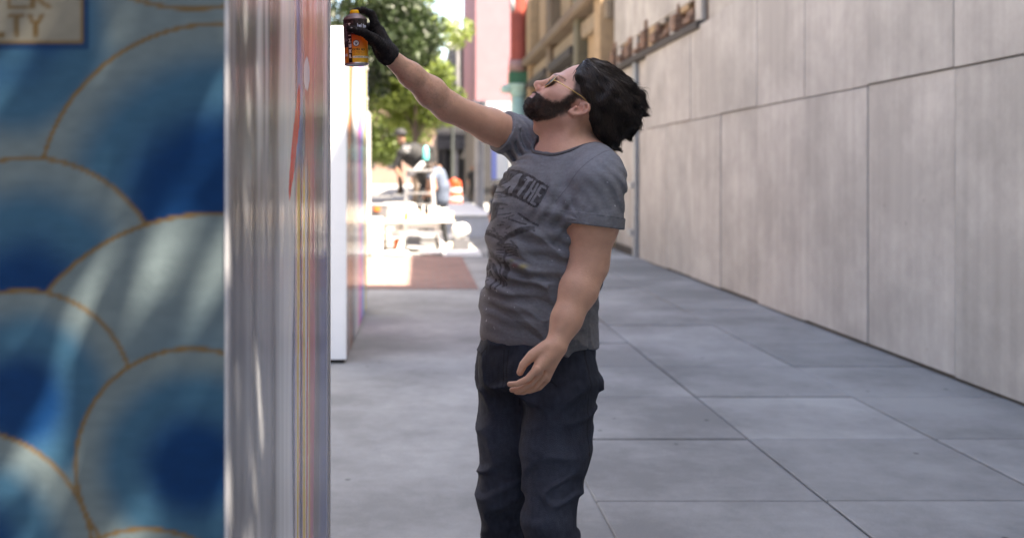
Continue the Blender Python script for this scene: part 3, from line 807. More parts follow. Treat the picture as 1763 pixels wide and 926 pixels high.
def arms_sdf(P):
    d = chain(P, [RS, mixp(RS,RE,.45), RE], [.057,.047,.0385], .02)
    d = smin(d, chain(P, [RE, mixp(RE,RW,.3), mixp(RE,RW,.65), RW], [.0375,.0405,.0315,.0235], .02), .025)
    e = chain(P, [LS, mixp(LS,LE,.5), LE], [.066,.062,.046], .02)
    e = smin(e, chain(P, [LE, mixp(LE,LWr,.32), mixp(LE,LWr,.7), LWr], [.045,.0475,.037,.027], .02), .03)
    # elbow point
    e = smin(e, cap(P, LE+np.array((.022,.02,.0)), LE+np.array((.018,.02,-.03)), .022,.02), .02)
    return d, e
def lhand_sdf(P):
    # relaxed left hand below the wrist: palm, four curled fingers and a thumb
    a = LWr; ax = nrm(LWr-LE); f = nrm(np.array((-.75,.25,-.35))-ax*np.dot(ax,(-.75,.25,-.35))); s = np.cross(ax, f)
    pt = lambda l, k, n: a+ax*l+f*k+s*n
    d = smin(cap(P, pt(.01,0,-.008), pt(.085,.010,-.026), .021,.013), cap(P, pt(.01,0,.008), pt(.082,.005,.024), .021,.013), .03)
    for i, (n, L) in enumerate(((-.036,.072),(-.013,.082),(.011,.078),(.034,.062))):
        b0 = pt(.085,.006,n); b1 = pt(.085+L*.42,.018,n*1.02); b2 = pt(.085+L*.70,.040,n*1.0); b3 = pt(.085+L*.78,.060,n*.95)
        d = smin(d, chain(P, [b0,b1,b2,b3], [.0092,.0084,.0076,.0066]), .004)
    d = smin(d, chain(P, [pt(.02,.012,-.026), pt(.055,.030,-.040), pt(.085,.042,-.040), pt(.105,.046,-.034)], [.015,.0125,.0105,.0085]), .010)
    return d
def neck_sdf(P):
    d = cap(P, NT, NB, .056,.066)
    d = smin(d, cap(P, hw((.020,0,-.055)), M(958,268,-.008), .040,.038), .03)             # throat
    d = smin(d, cap(P, hw((-.018,.050,-.030)), M(953,273,-.040), .017,.013), .02)        # near neck muscle
    d = smin(d, cap(P, hw((-.018,-.050,-.030)), M(946,270,.03), .017,.013), .02)
    d = smin(d, cap(P, M(1005,262,.03), M(1035,292,-.13), .048,.050), .04)               # trapezius, near
    d = smin(d, cap(P, M(985,262,.06), M(905,238,.13), .048,.050), .04)
    d = smin(d, ell(P, hw((.040,0,-.102)), (.014,.014,.016)), .02)
    return d
def local(P, c, r, fn):
    """evaluate fn only near c; farther away the distance to its bounding ball does"""
    q = np.linalg.norm(P-np.asarray(c, np.float32), axis=1)-r
    d = (q+.06).astype(np.float32); m = q < .03
    if m.any(): d[m] = fn(P[m])
    return d
def bearded_head(P):
    Q = hl(P); h = head_sdf(Q); w = beard_w(Q)
    return h-np.where(Q[:,2] < .045, w*(.0014+.0008*sstep(-Q[:,2],.05,.09)+.0012*vnoise(Q*220)), 0)
HC_ = hw((.01,0,.02)); LHC = LWr+nrm(LWr-LE)*.09
def body_sdf(P):
    h = local(P, HC_, .185, bearded_head)
    n = local(P, M(970,255,.0), .26, neck_sdf)
    d = smin(h, n, .022)
    t = torso_sdf(P)
    d = smin(d, t, .03)
    a, e = arms_sdf(P)
    d = smin(d, a, .03); d = smin(d, e, .012)
    return smin(d, local(P, LHC, .16, lhand_sdf), .012)
BEARDC = np.array((.048,.029,.021))
def body_col(V):
    Q = hl(V)
    c = np.zeros((len(V),3))+SKIN
    n = vnoise(V*28)*.5+vnoise(V*75)*.5
    c = c*(1+.07*n)[:,None]
    face = sstep(Q[:,0],-.06,.0)*(np.abs(Q[:,2]) < .16)*(np.linalg.norm(Q,axis=1) < .17)
    c = mixc(c, np.array((.62,.34,.265)), face*.55)
    red = np.exp(-((Q[:,0]-.112)**2+(Q[:,2]+.014)**2)/.00035)+.7*np.exp(-((Q[:,0]+.016)**2+(Q[:,2]-.006)**2)/.0008)*(np.abs(Q[:,1]) > .06)
    c = mixc(c, np.array((.52,.20,.15)), np.clip(red,0,1)*.5*(np.linalg.norm(Q,axis=1) < .17))
    # raised forearm's colour lightened to brighten the arm
    a = V-RS.astype(np.float32); ax = nrm(RW-RS); s = a@ax.astype(np.float32)
    L = np.linalg.norm(RW-RS); right = (np.linalg.norm(a-s[:,None]*ax[None].astype(np.float32),axis=1) < .09)&(s > 0.02)
    c = mixc(c, np.array((.62,.375,.27)), right*sstep(s/L,.42,.62)*.8)
    hairs = (vnoise(V*np.array((260,260,260)))>.25)*right*sstep(s/L,.5,.6)
    c = mixc(c, np.array((.20,.12,.08)), hairs*.16)
    lip = (np.hypot((Q[:,0]-.108)/.014, (Q[:,2]+.0432)/.008) < 1)&(np.abs(Q[:,1]) < .02)
    c = mixc(c, np.array((.42,.165,.14)), lip*.7)
    brow = (np.abs(Q[:,2]-.040-.004*vnoise(Q*90)) < .003)&(Q[:,0] > .07)&(np.abs(np.abs(Q[:,1])-.032) < .022)
    c = mixc(c, np.array((.04,.024,.017)), brow*.6)
    w = beard_w(Q)*(np.linalg.norm(Q,axis=1) < .17)*(Q[:,2] < .04)
    w = w*(.96+.08*vnoise(Q*160))
    c = mixc(c, BEARDC, np.clip(w,0,1))
    # dark shaved scalp under the hair
    sc = hair_mask(Q)*(np.hypot(Q[:,0]+.008,Q[:,2]+.001) > .029)*(np.linalg.norm(Q-np.array((-.02,0,.05)),axis=1) < .2)
    c = mixc(c, np.array((.05,.033,.026)), sc*.9)
    return np.clip(c,0,1)
# ---- hair
def hair_line(Q):
    """positive where hair grows (metres inside the hair line)"""
    f, u = Q[:,0], Q[:,2]; y = np.abs(Q[:,1])
    side = np.interp(u, [-.06,-.01,.012,.022,.04,.06,.085,.11,.15], [-.30,-.044,-.036,.040,.052,.060,.063,.066,.075])
    side = side-np.where(u > .05, 0.0, 0)
    e = side-f
    low = u-(.004+(f+.046)*.46)
    return np.where(f < -.040, np.minimum(np.maximum(e, low), low+0*e), e)
def hair_mask(Q): return sstep(hair_line(Q),.004,.014)
def hair_sdf(Q):
    d = ell(Q, (-.012,0,.075), (.094,.083,.081))
    d = smin(d, ell(Q, (-.066,0,.080), (.078,.084,.080)), .03)
    d = smin(d, ell(Q, (-.095,0,.060), (.066,.078,.072)), .03)
    d = smin(d, ell(Q, (-.088,0,.012), (.050,.068,.045)), .03)
    lumps = vnoise(Q*np.array((24,30,40))+4)*.010+vnoise(Q*np.array((50,50,70)))*.005
    d = d-lumps
    cut = -hair_line(Q)
    # ear window
    ear = .030-np.sqrt(((Q[:,0]+.008)/1.0)**2+((Q[:,2]+.003)/1.05)**2)
    cut = np.maximum(cut, np.where(np.abs(Q[:,1]) > .03, ear, -1))
    return smax(d, cut, .012)
man = empty('person', (M(925,505)[0], DM, .1), 'bearded man in grey printed T-shirt, sunglasses and black glove reaching up with a spray can', 'person')
M_skin = mat('skin', attr=True, rough=.52, var=.05, scale=60, bump=.12, bscale=220, sss=.12, spec=.4)
lo = np.array((M(655,90,-.1)[0]-.02, DM-.36, .80)); hi = np.array((M(1095,300)[0]+.02, DM+.30, 1.80))
sdf_obj('body', body_sdf, lo, hi, .0035, M_skin, man, body_col)

# hair: a solid mass first, then combed locks over it
M_hair = mat('hair', (.019,.0115,.0085), .42, .6, 45, spec=.5)
hfn = lambda P: hair_sdf(hl(P))
hmin = hw((-.05,0,.06))
hair = sdf_obj('hair', hfn, hmin-.19, hmin+.19, .004, M_hair, man, None)
me = hair.data; Vh = np.zeros(len(me.vertices)*3, np.float32); me.vertices.foreach_get('co', Vh); Vh = Vh.reshape(-1,3)
def locks(n, seed, steps, step, r0, lift, curl):
    g = np.random.default_rng(seed)
    q = hl(Vh[g.integers(0,len(Vh),n)]).astype(np.float32)
    q = q[np.abs(hair_sdf(q)) < .01]
    gr = grad(hair_sdf, q, .003); gr /= np.maximum(np.linalg.norm(gr,axis=1),1e-6)[:,None]
    q = q[gr[:,2] > -.75]; n = len(q)
    path = [q]; ph = g.uniform(0,6.28,n); am = g.uniform(.3,1,n)
    for s in range(steps):
        gr = grad(hair_sdf, q, .004); gr /= np.maximum(np.linalg.norm(gr,axis=1),1e-6)[:,None]
        top = sstep(q[:,2],.06,.13)
        fl = np.stack([-1+0*top, .25*np.sign(q[:,1])*(1-top)*0, -.15-.75*(1-top)+.35*sstep(-q[:,0],.10,.16)], 1)
        fl += .28*np.stack([vnoise(q*22+1), vnoise(q*22+9), vnoise(q*22+17)],1)
        fl += (am*.42*np.sin(ph*.35+s*.95+vnoise(q*14)*2))[:,None]*np.cross(gr, fl)
        fl -= gr*np.einsum('ij,ij->i',fl,gr)[:,None]; fl /= np.maximum(np.linalg.norm(fl,axis=1),1e-6)[:,None]
        q = (q+fl*step).astype(np.float32)
        d = hair_sdf(q); tgt = lift*(.3+am)+curl*am*(s/steps)**2*sstep(-q[:,0]+.2*q[:,2],.06,.15)
        q = (q-gr*(d-tgt)[:,None]*.7).astype(np.float32)
        path.append(q)
    p = np.stack(path,1)
    k = steps+1; t = np.linspace(0,1,k)
    rad = r0*(np.sin(np.pi*np.clip(t*.85+.12,0,1))**.7)*(1-t**3*.8)
    rad = rad[None]*g.uniform(.5,1.15,n)[:,None]
    return hw(p.reshape(-1,3)).reshape(p.shape), rad
Vs, Qs, off = [], [], 0
for args in ((3600,1,11,.0085,.0017,.0012,.010),(3000,2,12,.0085,.0011,.0025,.022),(420,6,13,.0085,.0016,.003,.020),(900,4,13,.0085,.0007,.005,.030)):
    p, rad = locks(*args); v, q = tubes_mesh(p, rad, 4); Vs.append(v); Qs.append(q+off); off += len(v)
link('hair_locks', np_mesh('hair_locks', np.concatenate(Vs), np.concatenate(Qs)), M_hair, man, True)

# beard stubble strands
g = np.random.default_rng(12)
body = [o for o in man.children if o.name.startswith('body')][0]
Vb = np.zeros(len(body.data.vertices)*3, np.float32); body.data.vertices.foreach_get('co', Vb); Vb = Vb.reshape(-1,3)
Qb = hl(Vb); msk = (beard_w(Qb) > .5)&(np.linalg.norm(Qb,axis=1) < .16)&(Qb[:,2] < .03)
ib = np.where(msk)[0]; ib = g.choice(ib, 8000)
nb_ = grad(body_sdf, Vb[ib], .003); nb_ /= np.maximum(np.linalg.norm(nb_,axis=1),1e-6)[:,None]
dn = -HU*.9+HF*.25
t = np.linspace(0,1,4)[None,:,None]
Ls = g.uniform(.0012,.0034,len(ib))[:,None,None]
dirs = nb_*.75+dn[None]*.6+g.normal(size=(len(ib),3))*.35
p = Vb[ib][:,None,:]+dirs[:,None,:]*t*Ls+dn[None,None]*(t**2)*Ls*.5
rad = np.repeat(np.array([[.00042,.0004,.00035,.0002]]), len(ib), 0)
v, q = tubes_mesh(p, rad, 3)
M_beard = mat('beard', (.040,.024,.017), .5, .6, 60)
link('beard', np_mesh('beard', v, q), M_beard, man, True)

# ---- sunglasses
sg = empty('sunglasses', hw((.09,0,.015)))
sg.parent = man; sg.matrix_parent_inverse = Matrix.Translation(-man.location)
M_goldm = mat('gold_wire', (.72,.50,.20), .25, .05, 10, metal=1.0)
M_lens = mat('dark_lens', (.012,.014,.010), .35, 0, 10, spec=.03)
for s in (1,-1):
    c = np.array((.0985,.034*s,.014)); u = nrm((-.09,.99*s,0.0)); w = nrm((-.12,0,1.0))
    ring = [hw(c+u*.0225*math.cos(a)+w*.0200*math.sin(a)) for a in np.linspace(0,2*math.pi,29)]
    b = MB(); b.tube(ring, .0011, 6, False); b.build('rim', M_goldm, sg, True)
    b = MB(); n = np.cross(u,w)*.0009
    f = [hw(c+u*.0215*math.cos(a)+w*.0192*math.sin(a)+n) for a in np.linspace(0,2*math.pi,28,endpoint=False)]
    k = [hw(c+u*.0215*math.cos(a)+w*.0192*math.sin(a)-n) for a in np.linspace(0,2*math.pi,28,endpoint=False)]
    b.add(f+k, [tuple(range(28)), tuple(range(55,27,-1))]+[(i,28+i,28+(i+1)%28,(i+1)%28) for i in range(28)]); b.build('lens', M_lens, sg)
    b = MB(); b.tube([hw(q) for q in ((.0955,.0570*s,.019),(.089,.0665*s,.0215),(.060,.0745*s,.0245),(.010,.0835*s,.0305),(-.012,.0845*s,.028))], .0013, 6); b.build('temple', M_goldm, sg, True)
b = MB(); b.tube([hw(q) for q in ((.1015,.0125,.018),(.106,.004,.0225),(.106,-.004,.0225),(.1015,-.0125,.018))], .0012, 6); b.build('bridge', M_goldm, sg, True)

# ---- T-shirt
def fold(P):
    """cloth folds: pulled from the raised shoulder across the chest, slack at the waist and in the sleeves"""
    def band(c, dirn, pitch, reach, amp, ph, dense=4.0):
        q = P-c.astype(np.float32); dirn = nrm(dirn); t = q@dirn.astype(np.float32)
        k = np.sin(t*2*math.pi/pitch+ph+vnoise(P*10+ph)*3.6)
        k = np.sign(k)*np.abs(k)**.8
        return k*amp*np.exp(-(np.einsum('ij,ij->i',q,q)/reach**2))
    f1 = band(M(893,240,.06), (.86,.1,.51), .021, .085, .0042, 0.)            # raised shoulder
    f1 += band(M(882,305,.0), (.62,.1,.78), .034, .085, .0020, 1.0)           # pulled across the chest
    f1 += band(M(1055,335,-.18), (.80,0,.60), .030, .065, .0042, 2.0)         # back of the near sleeve
    f1 += band(M(985,345,-.12), (.86,0,-.45), .036, .080, .0075, .5)          # under the near arm
    f1 += band(M(960,440,-.08), (.42,0,.9), .048, .115, .0085, 2.2)           # slack at the side
    f1 += band(M(900,485,-.08), (.15,0,1.), .040, .10, .0060, .9)
    b = LS.astype(np.float32)+np.array((-.06,0,-.09),np.float32); r2 = P-b; a2 = np.arctan2(r2[:,2], r2[:,0]); d2 = np.linalg.norm(r2,axis=1)
    f2 = np.sin(a2*9+vnoise(P*11+5)*1.8+.6)*np.exp(-d2/.10)*.0035*sstep(d2,.02,.06)
    z = P[:,2]
    wv = vnoise(np.stack([P[:,0]*7+P[:,1]*3, P[:,1]*7, z*15+P[:,0]*11],1)+11)
    f3 = np.clip(1-np.abs(wv)*2.6,-.15,1)*.0085*(1-sstep(z,1.22,1.38))
    wv2 = vnoise(np.stack([P[:,0]*16+z*9, P[:,1]*14, z*18-P[:,0]*8],1)+31)
    return np.clip(f1+f2+f3+wv2*.0030,-.0055,.018)
SE_R = mixp(RS,RE,.30); SE_L = mixp(LS,LE,.52)
def sleeve(P, a, b, ra, rb):
    ab = (b-a).astype(np.float32); L = float(np.linalg.norm(ab)); ax = ab/L
    pa = P-a.astype(np.float32); s = pa@ax; q = pa-s[:,None]*ax; r = np.linalg.norm(q,axis=1)
    rr = ra+(rb-ra)*np.clip(s/L,-.2,1.05)
    d = np.maximum(r-rr, s-L)
    return np.where(s < 0, np.maximum(np.linalg.norm(pa,axis=1)-ra, -1), d), s-L, r-rr
def neck_hole(P):
    a = M(981,258,.026).astype(np.float32); ax = nrm((.10,.0,1.0)).astype(np.float32); q = P-a; h = q@ax
    r = q-h[:,None]*ax; rr = np.sqrt((r[:,0]/.078)**2+(r[:,1]/.066)**2)
    return np.maximum((rr-1)*.08, -.20-h)
def shirt_sdf(P, hole=True):
    d = torso_sdf(P, .010, 1.50, .955)
    d = smin(d, cap(P, M(1000,268,.02), M(1035,294,-.13), .055,.058), .04)
    d = smin(d, cap(P, M(985,268,.05), M(905,240,.13), .055,.058), .04)
    tor0 = d
    r, _, _ = sleeve(P, RS, SE_R, .066,.0575); l, _, _ = sleeve(P, LS, SE_L, .073,.0745)
    d = smin(d, r, .035); d = smin(d, l, .022)
    d = d-fold(P)
    # armpit gap between torso and the hanging arm stays a crease
    if not hole: return d
    cyl = neck_hole(P)
    d = smax(d, -cyl, .004)
    d = d-.0022*np.exp(-((cyl-.0065)/.0055)**2)
    _, s1, r1 = sleeve(P, RS, SE_R, .066,.0575); _, s2, r2 = sleeve(P, LS, SE_L, .073,.0745)
    d = smax(d, np.where((r1 < .03)&(tor0 > .02), s1, -1), .004); d = smax(d, np.where((r2 < .03)&(tor0 > .014), s2, -1), .004)
    # rolled cuffs
    cuff = np.maximum(np.abs(s2+.014)-.0125, np.abs(r2+.001)-.0048)
    d = smin(d, cuff-.0015, .003)
    cuff = np.maximum(np.abs(s1+.010)-.009, np.abs(r1+.0005)-.0042)
    d = smin(d, cuff-.001, .003)
    # hem band
    return d
INK = np.array((.022,.018,.020))
def shirt_col(V):
    z = V[:,2]; u, v = tor_uv(V)
    heath = vnoise(V*np.array((150,150,420)))*.5+vnoise(V*np.array((60,60,190)))*.35+vnoise(V*14)*.35
    c = np.zeros((len(V),3))+np.array((.176,.184,.204)); c = c*(1+.26*heath)[:,None]
    shoulder_tone = sstep(z,1.34,1.46); c = mixc(c, np.array((.232,.242,.268)), shoulder_tone*.5*(vnoise(V*9)*.4+.6))  # cloth colour paler towards the shoulders
    # arc length round the chest against height gives the print its own plane on the cloth
    s = np.arctan2(u, v)*.15
    Yv = V[:,1]; px = VPX+V[:,0]*F_PX/Yv; py = VPY-(z-CAM_H)*F_PX/Yv
    vis = (v > .02)&(px > 845)&(px < 960)&(py > 275)&(py < 500)&(np.abs(u) < .13)
    A = lambda s_, z_: np.stack([np.ones_like(s_), s_, z_, s_*s_, s_*z_, z_*z_],1)
    k1 = np.linalg.lstsq(A(s[vis],z[vis]), px[vis], rcond=None)[0]; k2 = np.linalg.lstsq(A(s[vis],z[vis]), py[vis], rcond=None)[0]
    X = A(s,z)@k1; Y = A(s,z)@k2
    front = (v > -.01)&(np.abs(s) < .24)&(z < 1.47)
    ink = np.zeros(len(V))
    # banner: a slanted block with reversed-out capitals
    o = np.array((888.,285.)); e1 = np.array((62.,36.)); e2 = np.array((-23.,39.))
    Mi = np.linalg.inv(np.stack([e1,e2],1)); a_, b_ = Mi@np.stack([X-o[0],Y-o[1]])
    ban = (a_ > -.55)&(a_ < 1.0)&(b_ > 0)&(b_ < 1)&~((a_ > .9)&(b_ > .75+0*a_)&(a_+b_ > 1.93))
    td = text_dist(a_*1.55, 1-b_, 'BREATHE', (-.50,.14), (.165,0), (0,.72), (.295,0))
    let = td < .046
    ink = np.where(ban & ~let, .92, ink)
    def line(pts, w, k=.85):
        nonlocal ink
        w = w*1.5; d = poly_dist(X, Y, pts); ink = np.maximum(ink, k*(1-sstep(d, w*.6, w*1.25)))
    # the drawing below: an eye, quills, a blade, a hand and a dagger
    gg = np.random.default_rng(5)
    line([(848,372),(853,352),(864,345),(874,352),(868,372),(858,384),(848,372)], 1.7)
    line([(853,368),(858,356),(866,356),(864,369),(857,376),(853,368)], 1.5)
    for i in range(16):
        x0, y0 = 862+gg.uniform(-3,16), 322+i*6.0; line([(x0,y0),(x0+gg.uniform(3,15),y0+gg.uniform(-6,7))], .8, .7)
    for i in range(12):
        x0, y0 = 853+gg.uniform(-6,12), 336+gg.uniform(-14,10); line([(x0,y0),(x0+gg.uniform(6,18),y0+gg.uniform(-4,2))], 1.1, .75)
    line([(896,368),(912,381),(926,388)], 1.4); line([(882,377),(898,384),(906,386)], 1.0)
    line([(874,408),(898,398),(918,392)], 2.6); line([(878,402),(900,392),(914,390),(921,397)], 1.1); line([(872,410),(862,420)], 2.2)
    for i in range(5):
        line([(866+i*.6,421+i*5),(880,420+i*4.6),(890,423+i*4.4)], .9, .75)
    for i in range(4):
        line([(857,430+i*4.5),(864,431+i*4.5)], .8, .7)
    line([(867,432),(867.5,456)], 1.3); line([(860,452),(874,453)], 1.5); line([(867.5,456),(869,474)], 3.2); line([(869,474),(870,479)], 1.8)
    line([(851,395),(860,408),(868,418)], 1.6); line([(880,414),(894,426)], 1.0)
    line([(843,420),(852,440),(856,452)], 2.0, .7); line([(846,405),(858,398)], 1.6, .7)
    line([(848,455),(856,470),(864,492)], 1.6); line([(856,452),(862,474),(868,492)], .8)
    line([(836,458),(840,448),(846,449),(846,462),(840,467),(836,458)], 1.2); line([(840,452),(841,463)], 2.2)
    for i in range(14):
        x0, y0 = 840+gg.uniform(0,26), 388+gg.uniform(0,70); line([(x0,y0),(x0+gg.uniform(-5,8),y0+gg.uniform(-8,8))], .8, .6)
    td = text_dist(X, Y, 'HA', (835,477), (6,0), (1,-11), (8,0)); ink = np.maximum(ink, .85*(td < 1.0))
    td = text_dist(X, Y, 'K', (835,497), (6,0), (2,-15), (8,0)); ink = np.maximum(ink, .85*(td < 1.3))
    td = text_dist(X, Y, 'IT', (846,497), (6,0), (2,-16), (7,0)); ink = np.maximum(ink, .85*(td < 1.3))
    ink = ink*front*(.82+.25*vnoise(V*120))
    pk = front*sstep(-X+900,0,50)*sstep(Y,350,400)
    c = mixc(c, np.array((.17,.14,.15)), pk*.3)
    c = mixc(c, INK, np.clip(ink,0,1))
    # paint specks and a smear
    for (x0,y0,k,rad) in ((902,458,(.42,.36,.09),7),(886,457,(.25,.07,.09),7),(880,448,(.2,.2,.08),5)):
        m = np.exp(-(((X-x0)/rad)**2+((Y-y0)/(rad*.55))**2))*front; c = mixc(c, k, m*.6)
    sp = np.zeros(len(V)); idx = gg.integers(0,len(V),80)
    for i in idx:
        sp = np.maximum(sp, (np.abs(V-V[i]).sum(1) < gg.uniform(.0016,.0036))*1.0)
    c = mixc(c, np.array((.55,.56,.6)), sp*.8)
    cy_ = neck_hole(V); m = np.clip(1-np.abs(cy_-.0135)/.0016,0,1); c = mixc(c, np.array((.06,.06,.066)), m*.7)
    # stitched seams: shoulder and armhole
    for a, b in ((M(1020,255,-.06), M(1045,302,-.17)), (M(1023,254,-.06), M(1049,302,-.17))):
        m = np.clip(1-np.abs(cap(V, a, b, .0))/.0024,0,1); c = mixc(c, np.array((.30,.31,.35)), m*.6)
    sc = (vnoise(V*90) > .1)*np.exp(-(((px-893)/14)**2+((py-222)/10)**2))*(V[:,1] < DM+.15); c = mixc(c, np.array((.42,.43,.46)), sc*.6)
    # the sleeve seam ring
    a = LS.astype(np.float32); r = (V-a)@nrm(np.array((.52,-.35,-.55))).astype(np.float32); rad = np.linalg.norm(V-a,axis=1)
    m = np.clip(1-np.abs(r+.045)/.0022,0,1)*(rad < .12); c = mixc(c, np.array((.045,.045,.05)), m*.6)
    _, s2, r2 = sleeve(V, LS, SE_L, .073,.0745)
    m = np.clip(1-np.abs(s2+.0275)/.002,0,1)*(np.abs(r2) < .02); c = mixc(c, np.array((.05,.05,.055)), m*.7)
    return np.clip(c,0,1)
M_shirt = mat('heather_grey_jersey', attr=True, rough=.92, var=.10, scale=140, bump=.25, bscale=500, spec=.2)
lo = np.array((M(835,300)[0]-.06, DM-.30, .94)); hi = np.array((M(1085,300)[0]+.03, DM+.26, 1.62))
sdf_obj('t_shirt', shirt_sdf, lo, hi, .0030, M_shirt, man, shirt_col, 1)

# ribbed collar along the edge of the neck opening
na = M(981,258,.026); nx_ = nrm((.10,.0,1.0)); ring = []
for k in range(40):
    a = 2*math.pi*k/40; best = None
    for rr_ in np.linspace(.066,.120,12):
        off = np.array((math.cos(a)*rr_, math.sin(a)*rr_, 0.0))
        hs = np.linspace(.12,-.10,110); pts = (na+off)[None]+hs[:,None]*nx_[None]
        dd = shirt_sdf(pts.astype(np.float32), False); i = int(np.argmax(dd < .0015)); best = pts[i]
        if dd[i] < .01 and body_sdf(pts[i:i+1].astype(np.float32))[0] > .0035 and neck_hole(pts[i:i+1].astype(np.float32))[0] > -.001: break
    ring.append(best)
ring = np.array(ring)
for _ in range(4): ring = (np.roll(ring,1,0)+ring*2+np.roll(ring,-1,0))/4
b = MB(); b.tube(list(ring)+[ring[0]], .0052, 8, False)
b.build('collar', mat('grey_rib_knit', (.12,.122,.132), .92, .2, 200, .3, 400, spec=.2), man, True)

# ---- jeans and shoes
def legs_sdf(P):
    u, v = tor_uv(P)
    d = torso_sdf(P, .004, .99, .84)
    for s, k in ((1,.03),(-1,-.03)):
        hp = M(926,650,0)+TR*.085*s; kn = hp*1.0; kn = np.array((hp[0]+TF[0]*.05, hp[1]+TF[1]*.05+.03*s, .52)); an = np.array((kn[0]-TF[0]*.06+TR[0]*.02*s, kn[1]-TF[1]*.06+TR[1]*.05*s, .19))
        d = smin(d, chain(P, [hp, mixp(hp,kn,.5), kn, mixp(kn,an,.4), an], [.100,.088,.066,.064,.058], .02), .03)
    wr = np.clip(1-np.abs(vnoise(np.stack([P[:,0]*9+P[:,2]*6,P[:,1]*9,P[:,2]*17-P[:,0]*9],1)+3))*3,-.2,1)*.009*(.35+.65*np.exp(-((P[:,2]-.55)/.16)**2)+.6*np.exp(-((P[:,2]-.86)/.07)**2))
    return np.maximum(d-wr, .165-P[:,2])
def jean_col(V):
    u, v = tor_uv(np.stack([V[:,0],V[:,1],np.maximum(V[:,2],.95)],1)); z = V[:,2]
    c = np.zeros((len(V),3))+np.array((.030,.036,.054))
    c = c*(1+.25*vnoise(V*np.array((180,180,40)))+.2*vnoise(V*9))[:,None]
    worn = np.exp(-((z-.62)/.16)**2)*sstep(v,.02,.10); c = mixc(c, np.array((.085,.10,.14)), worn*.5)
    st = np.zeros(len(V))
    for k in (-.13,.13):
        st = np.maximum(st, (np.abs(seg_dist(u, z, (k*.55,.955), (k*1.15,.88))-.0) < .0022)*(v > .03)*1.0)
    st = np.maximum(st, (np.abs(u) < .0022)*(z > .80)*(z < .96)*(v > 0)); st = np.maximum(st, (np.abs(u+.016-.0) < .002)*(z > .84)*(z < .96)*(v > 0))
    st = np.maximum(st, (np.abs(v) < .0025)*1.0)
    return np.clip(mixc(c, np.array((.012,.013,.018)), st*.8), 0, 1)
M_jean = mat('dark_jeans', attr=True, rough=.88, var=.2, scale=60, bump=.35, bscale=420, spec=.2)
sdf_obj('trousers', legs_sdf, (M(926,650)[0]-.30,DM-.34,.15), (M(926,650)[0]+.30,DM+.34,1.02), .0055, M_jean, man, jean_col)
M_shoe = mat('black_canvas_shoes', (.03,.03,.032), .7, .2, 20)
for s in (1,-1):
    hp = M(926,650,0)+TR*.085*s; kx = np.array((hp[0]+TF[0]*.05, hp[1]+TF[1]*.05+.03*s, .52)); an = np.array((kx[0]-TF[0]*.06+TR[0]*.02*s, kx[1]-TF[1]*.06+TR[1]*.05*s, .19))
    def shoe(P, an=an):
        d = chain(P, [an, an+np.array((0,0,-.03)), an+TF*.08+np.array((0,0,-.045)), an+TF*.17+np.array((0,0,-.052))], [.052,.050,.045,.036], .02)
        return np.maximum(smin(d, cap(P, an-TF*.03+np.array((0,0,-.05)), an+TF*.17+np.array((0,0,-.055)), .042,.042), .02), .113-P[:,2])
    sdf_obj('shoe', shoe, an-.24, an+.24, .008, M_shoe, man)

# ---- gloved right hand closed round the can
CX, CYD = 613.0, -.10
def glove_sdf(P):
    W = M(667,93,-.088)
    K = [M(645,42,-.088), M(648,53,-.066), M(650,64,-.052), M(650,76,-.046)]
    d = None
    for k, r in zip(K, (.0135,.0135,.0130,.0120)):
        e = cap(P, W, k, .019, r); d = e if d is None else smin(d, e, .02)
    d = smin(d, cap(P, M(650,62,-.075), M(656,84,-.085), .018,.018), .02)
    d = smin(d, chain(P, [K[0], M(640.5,25,-.092), M(623,18,-.098), M(608.5,20,-.101)], [.0125,.0105,.0092,.0078]), .006)
    for k, y, r in ((K[1],46,.0100),(K[2],58,.0098),(K[3],71,.0088)):
        f = chain(P, [k, M(634,y,-.054), M(615,y+1,-.0535), M(604,y+2,-.055), M(597,y+3,-.066)], [.0125,r*1.1,r,r*.95,r*.8]); d = smin(d, f, .006)
    d = smin(d, chain(P, [M(660,84,-.105), M(645,68,-.128), M(626,57,-.1445), M(603,50.5,-.1435)], [.019,.0150,.0115,.0098]), .010)
    # knitted cuff
    e = chain(P, [W, M(674,100.5,-.09)], [.0262,.0285]); ax = nrm(RW-RE)*-1
    cutp = (P-M(673.5,100,-.09).astype(np.float32))@(-nrm(RW-RE)).astype(np.float32)
    d = smin(d, smax(e, cutp, .003), .010)
    rib = np.sin(((P-W.astype(np.float32))@nrm(RW-RE).astype(np.float32))*900)*.0006
    wr = vnoise(P*120)*.0011+vnoise(P*46)*.0014
    ca = M(CX,60,CYD); q = P-ca.astype(np.float32); 
    canr = np.hypot(q[:,0]+.0, q[:,1])-.0322
    d = d-rib-wr
    return np.where((P[:,2] < M(CX,34,CYD)[2])&(P[:,2] > M(CX,112,CYD)[2]), smax(d, -canr, .002), d)
def glove_col(V):
    c = np.zeros((len(V),3))+np.array((.013,.012,.013))
    dirt = sstep(vnoise(V*70),.25,.6)*.35
    c = mixc(c, np.array((.05,.042,.043)), dirt)
    sp = (vnoise(V*230) > .55)*np.exp(-(np.linalg.norm(V-M(604,50,-.15).astype(np.float32),axis=1)/.012)**2)
    return mixc(c, np.array((.4,.4,.45)), sp*.9)
M_glove = mat('black_knit_glove', attr=True, rough=.75, var=.2, scale=120, bump=.4, bscale=350, spec=.2)
sdf_obj('glove', glove_sdf, M(585,112,-.17)-np.array((.01,0,.01)), M(690,10,-.02)+np.array((.01,.0,.02)), .0022, M_glove, man, glove_col, 1)

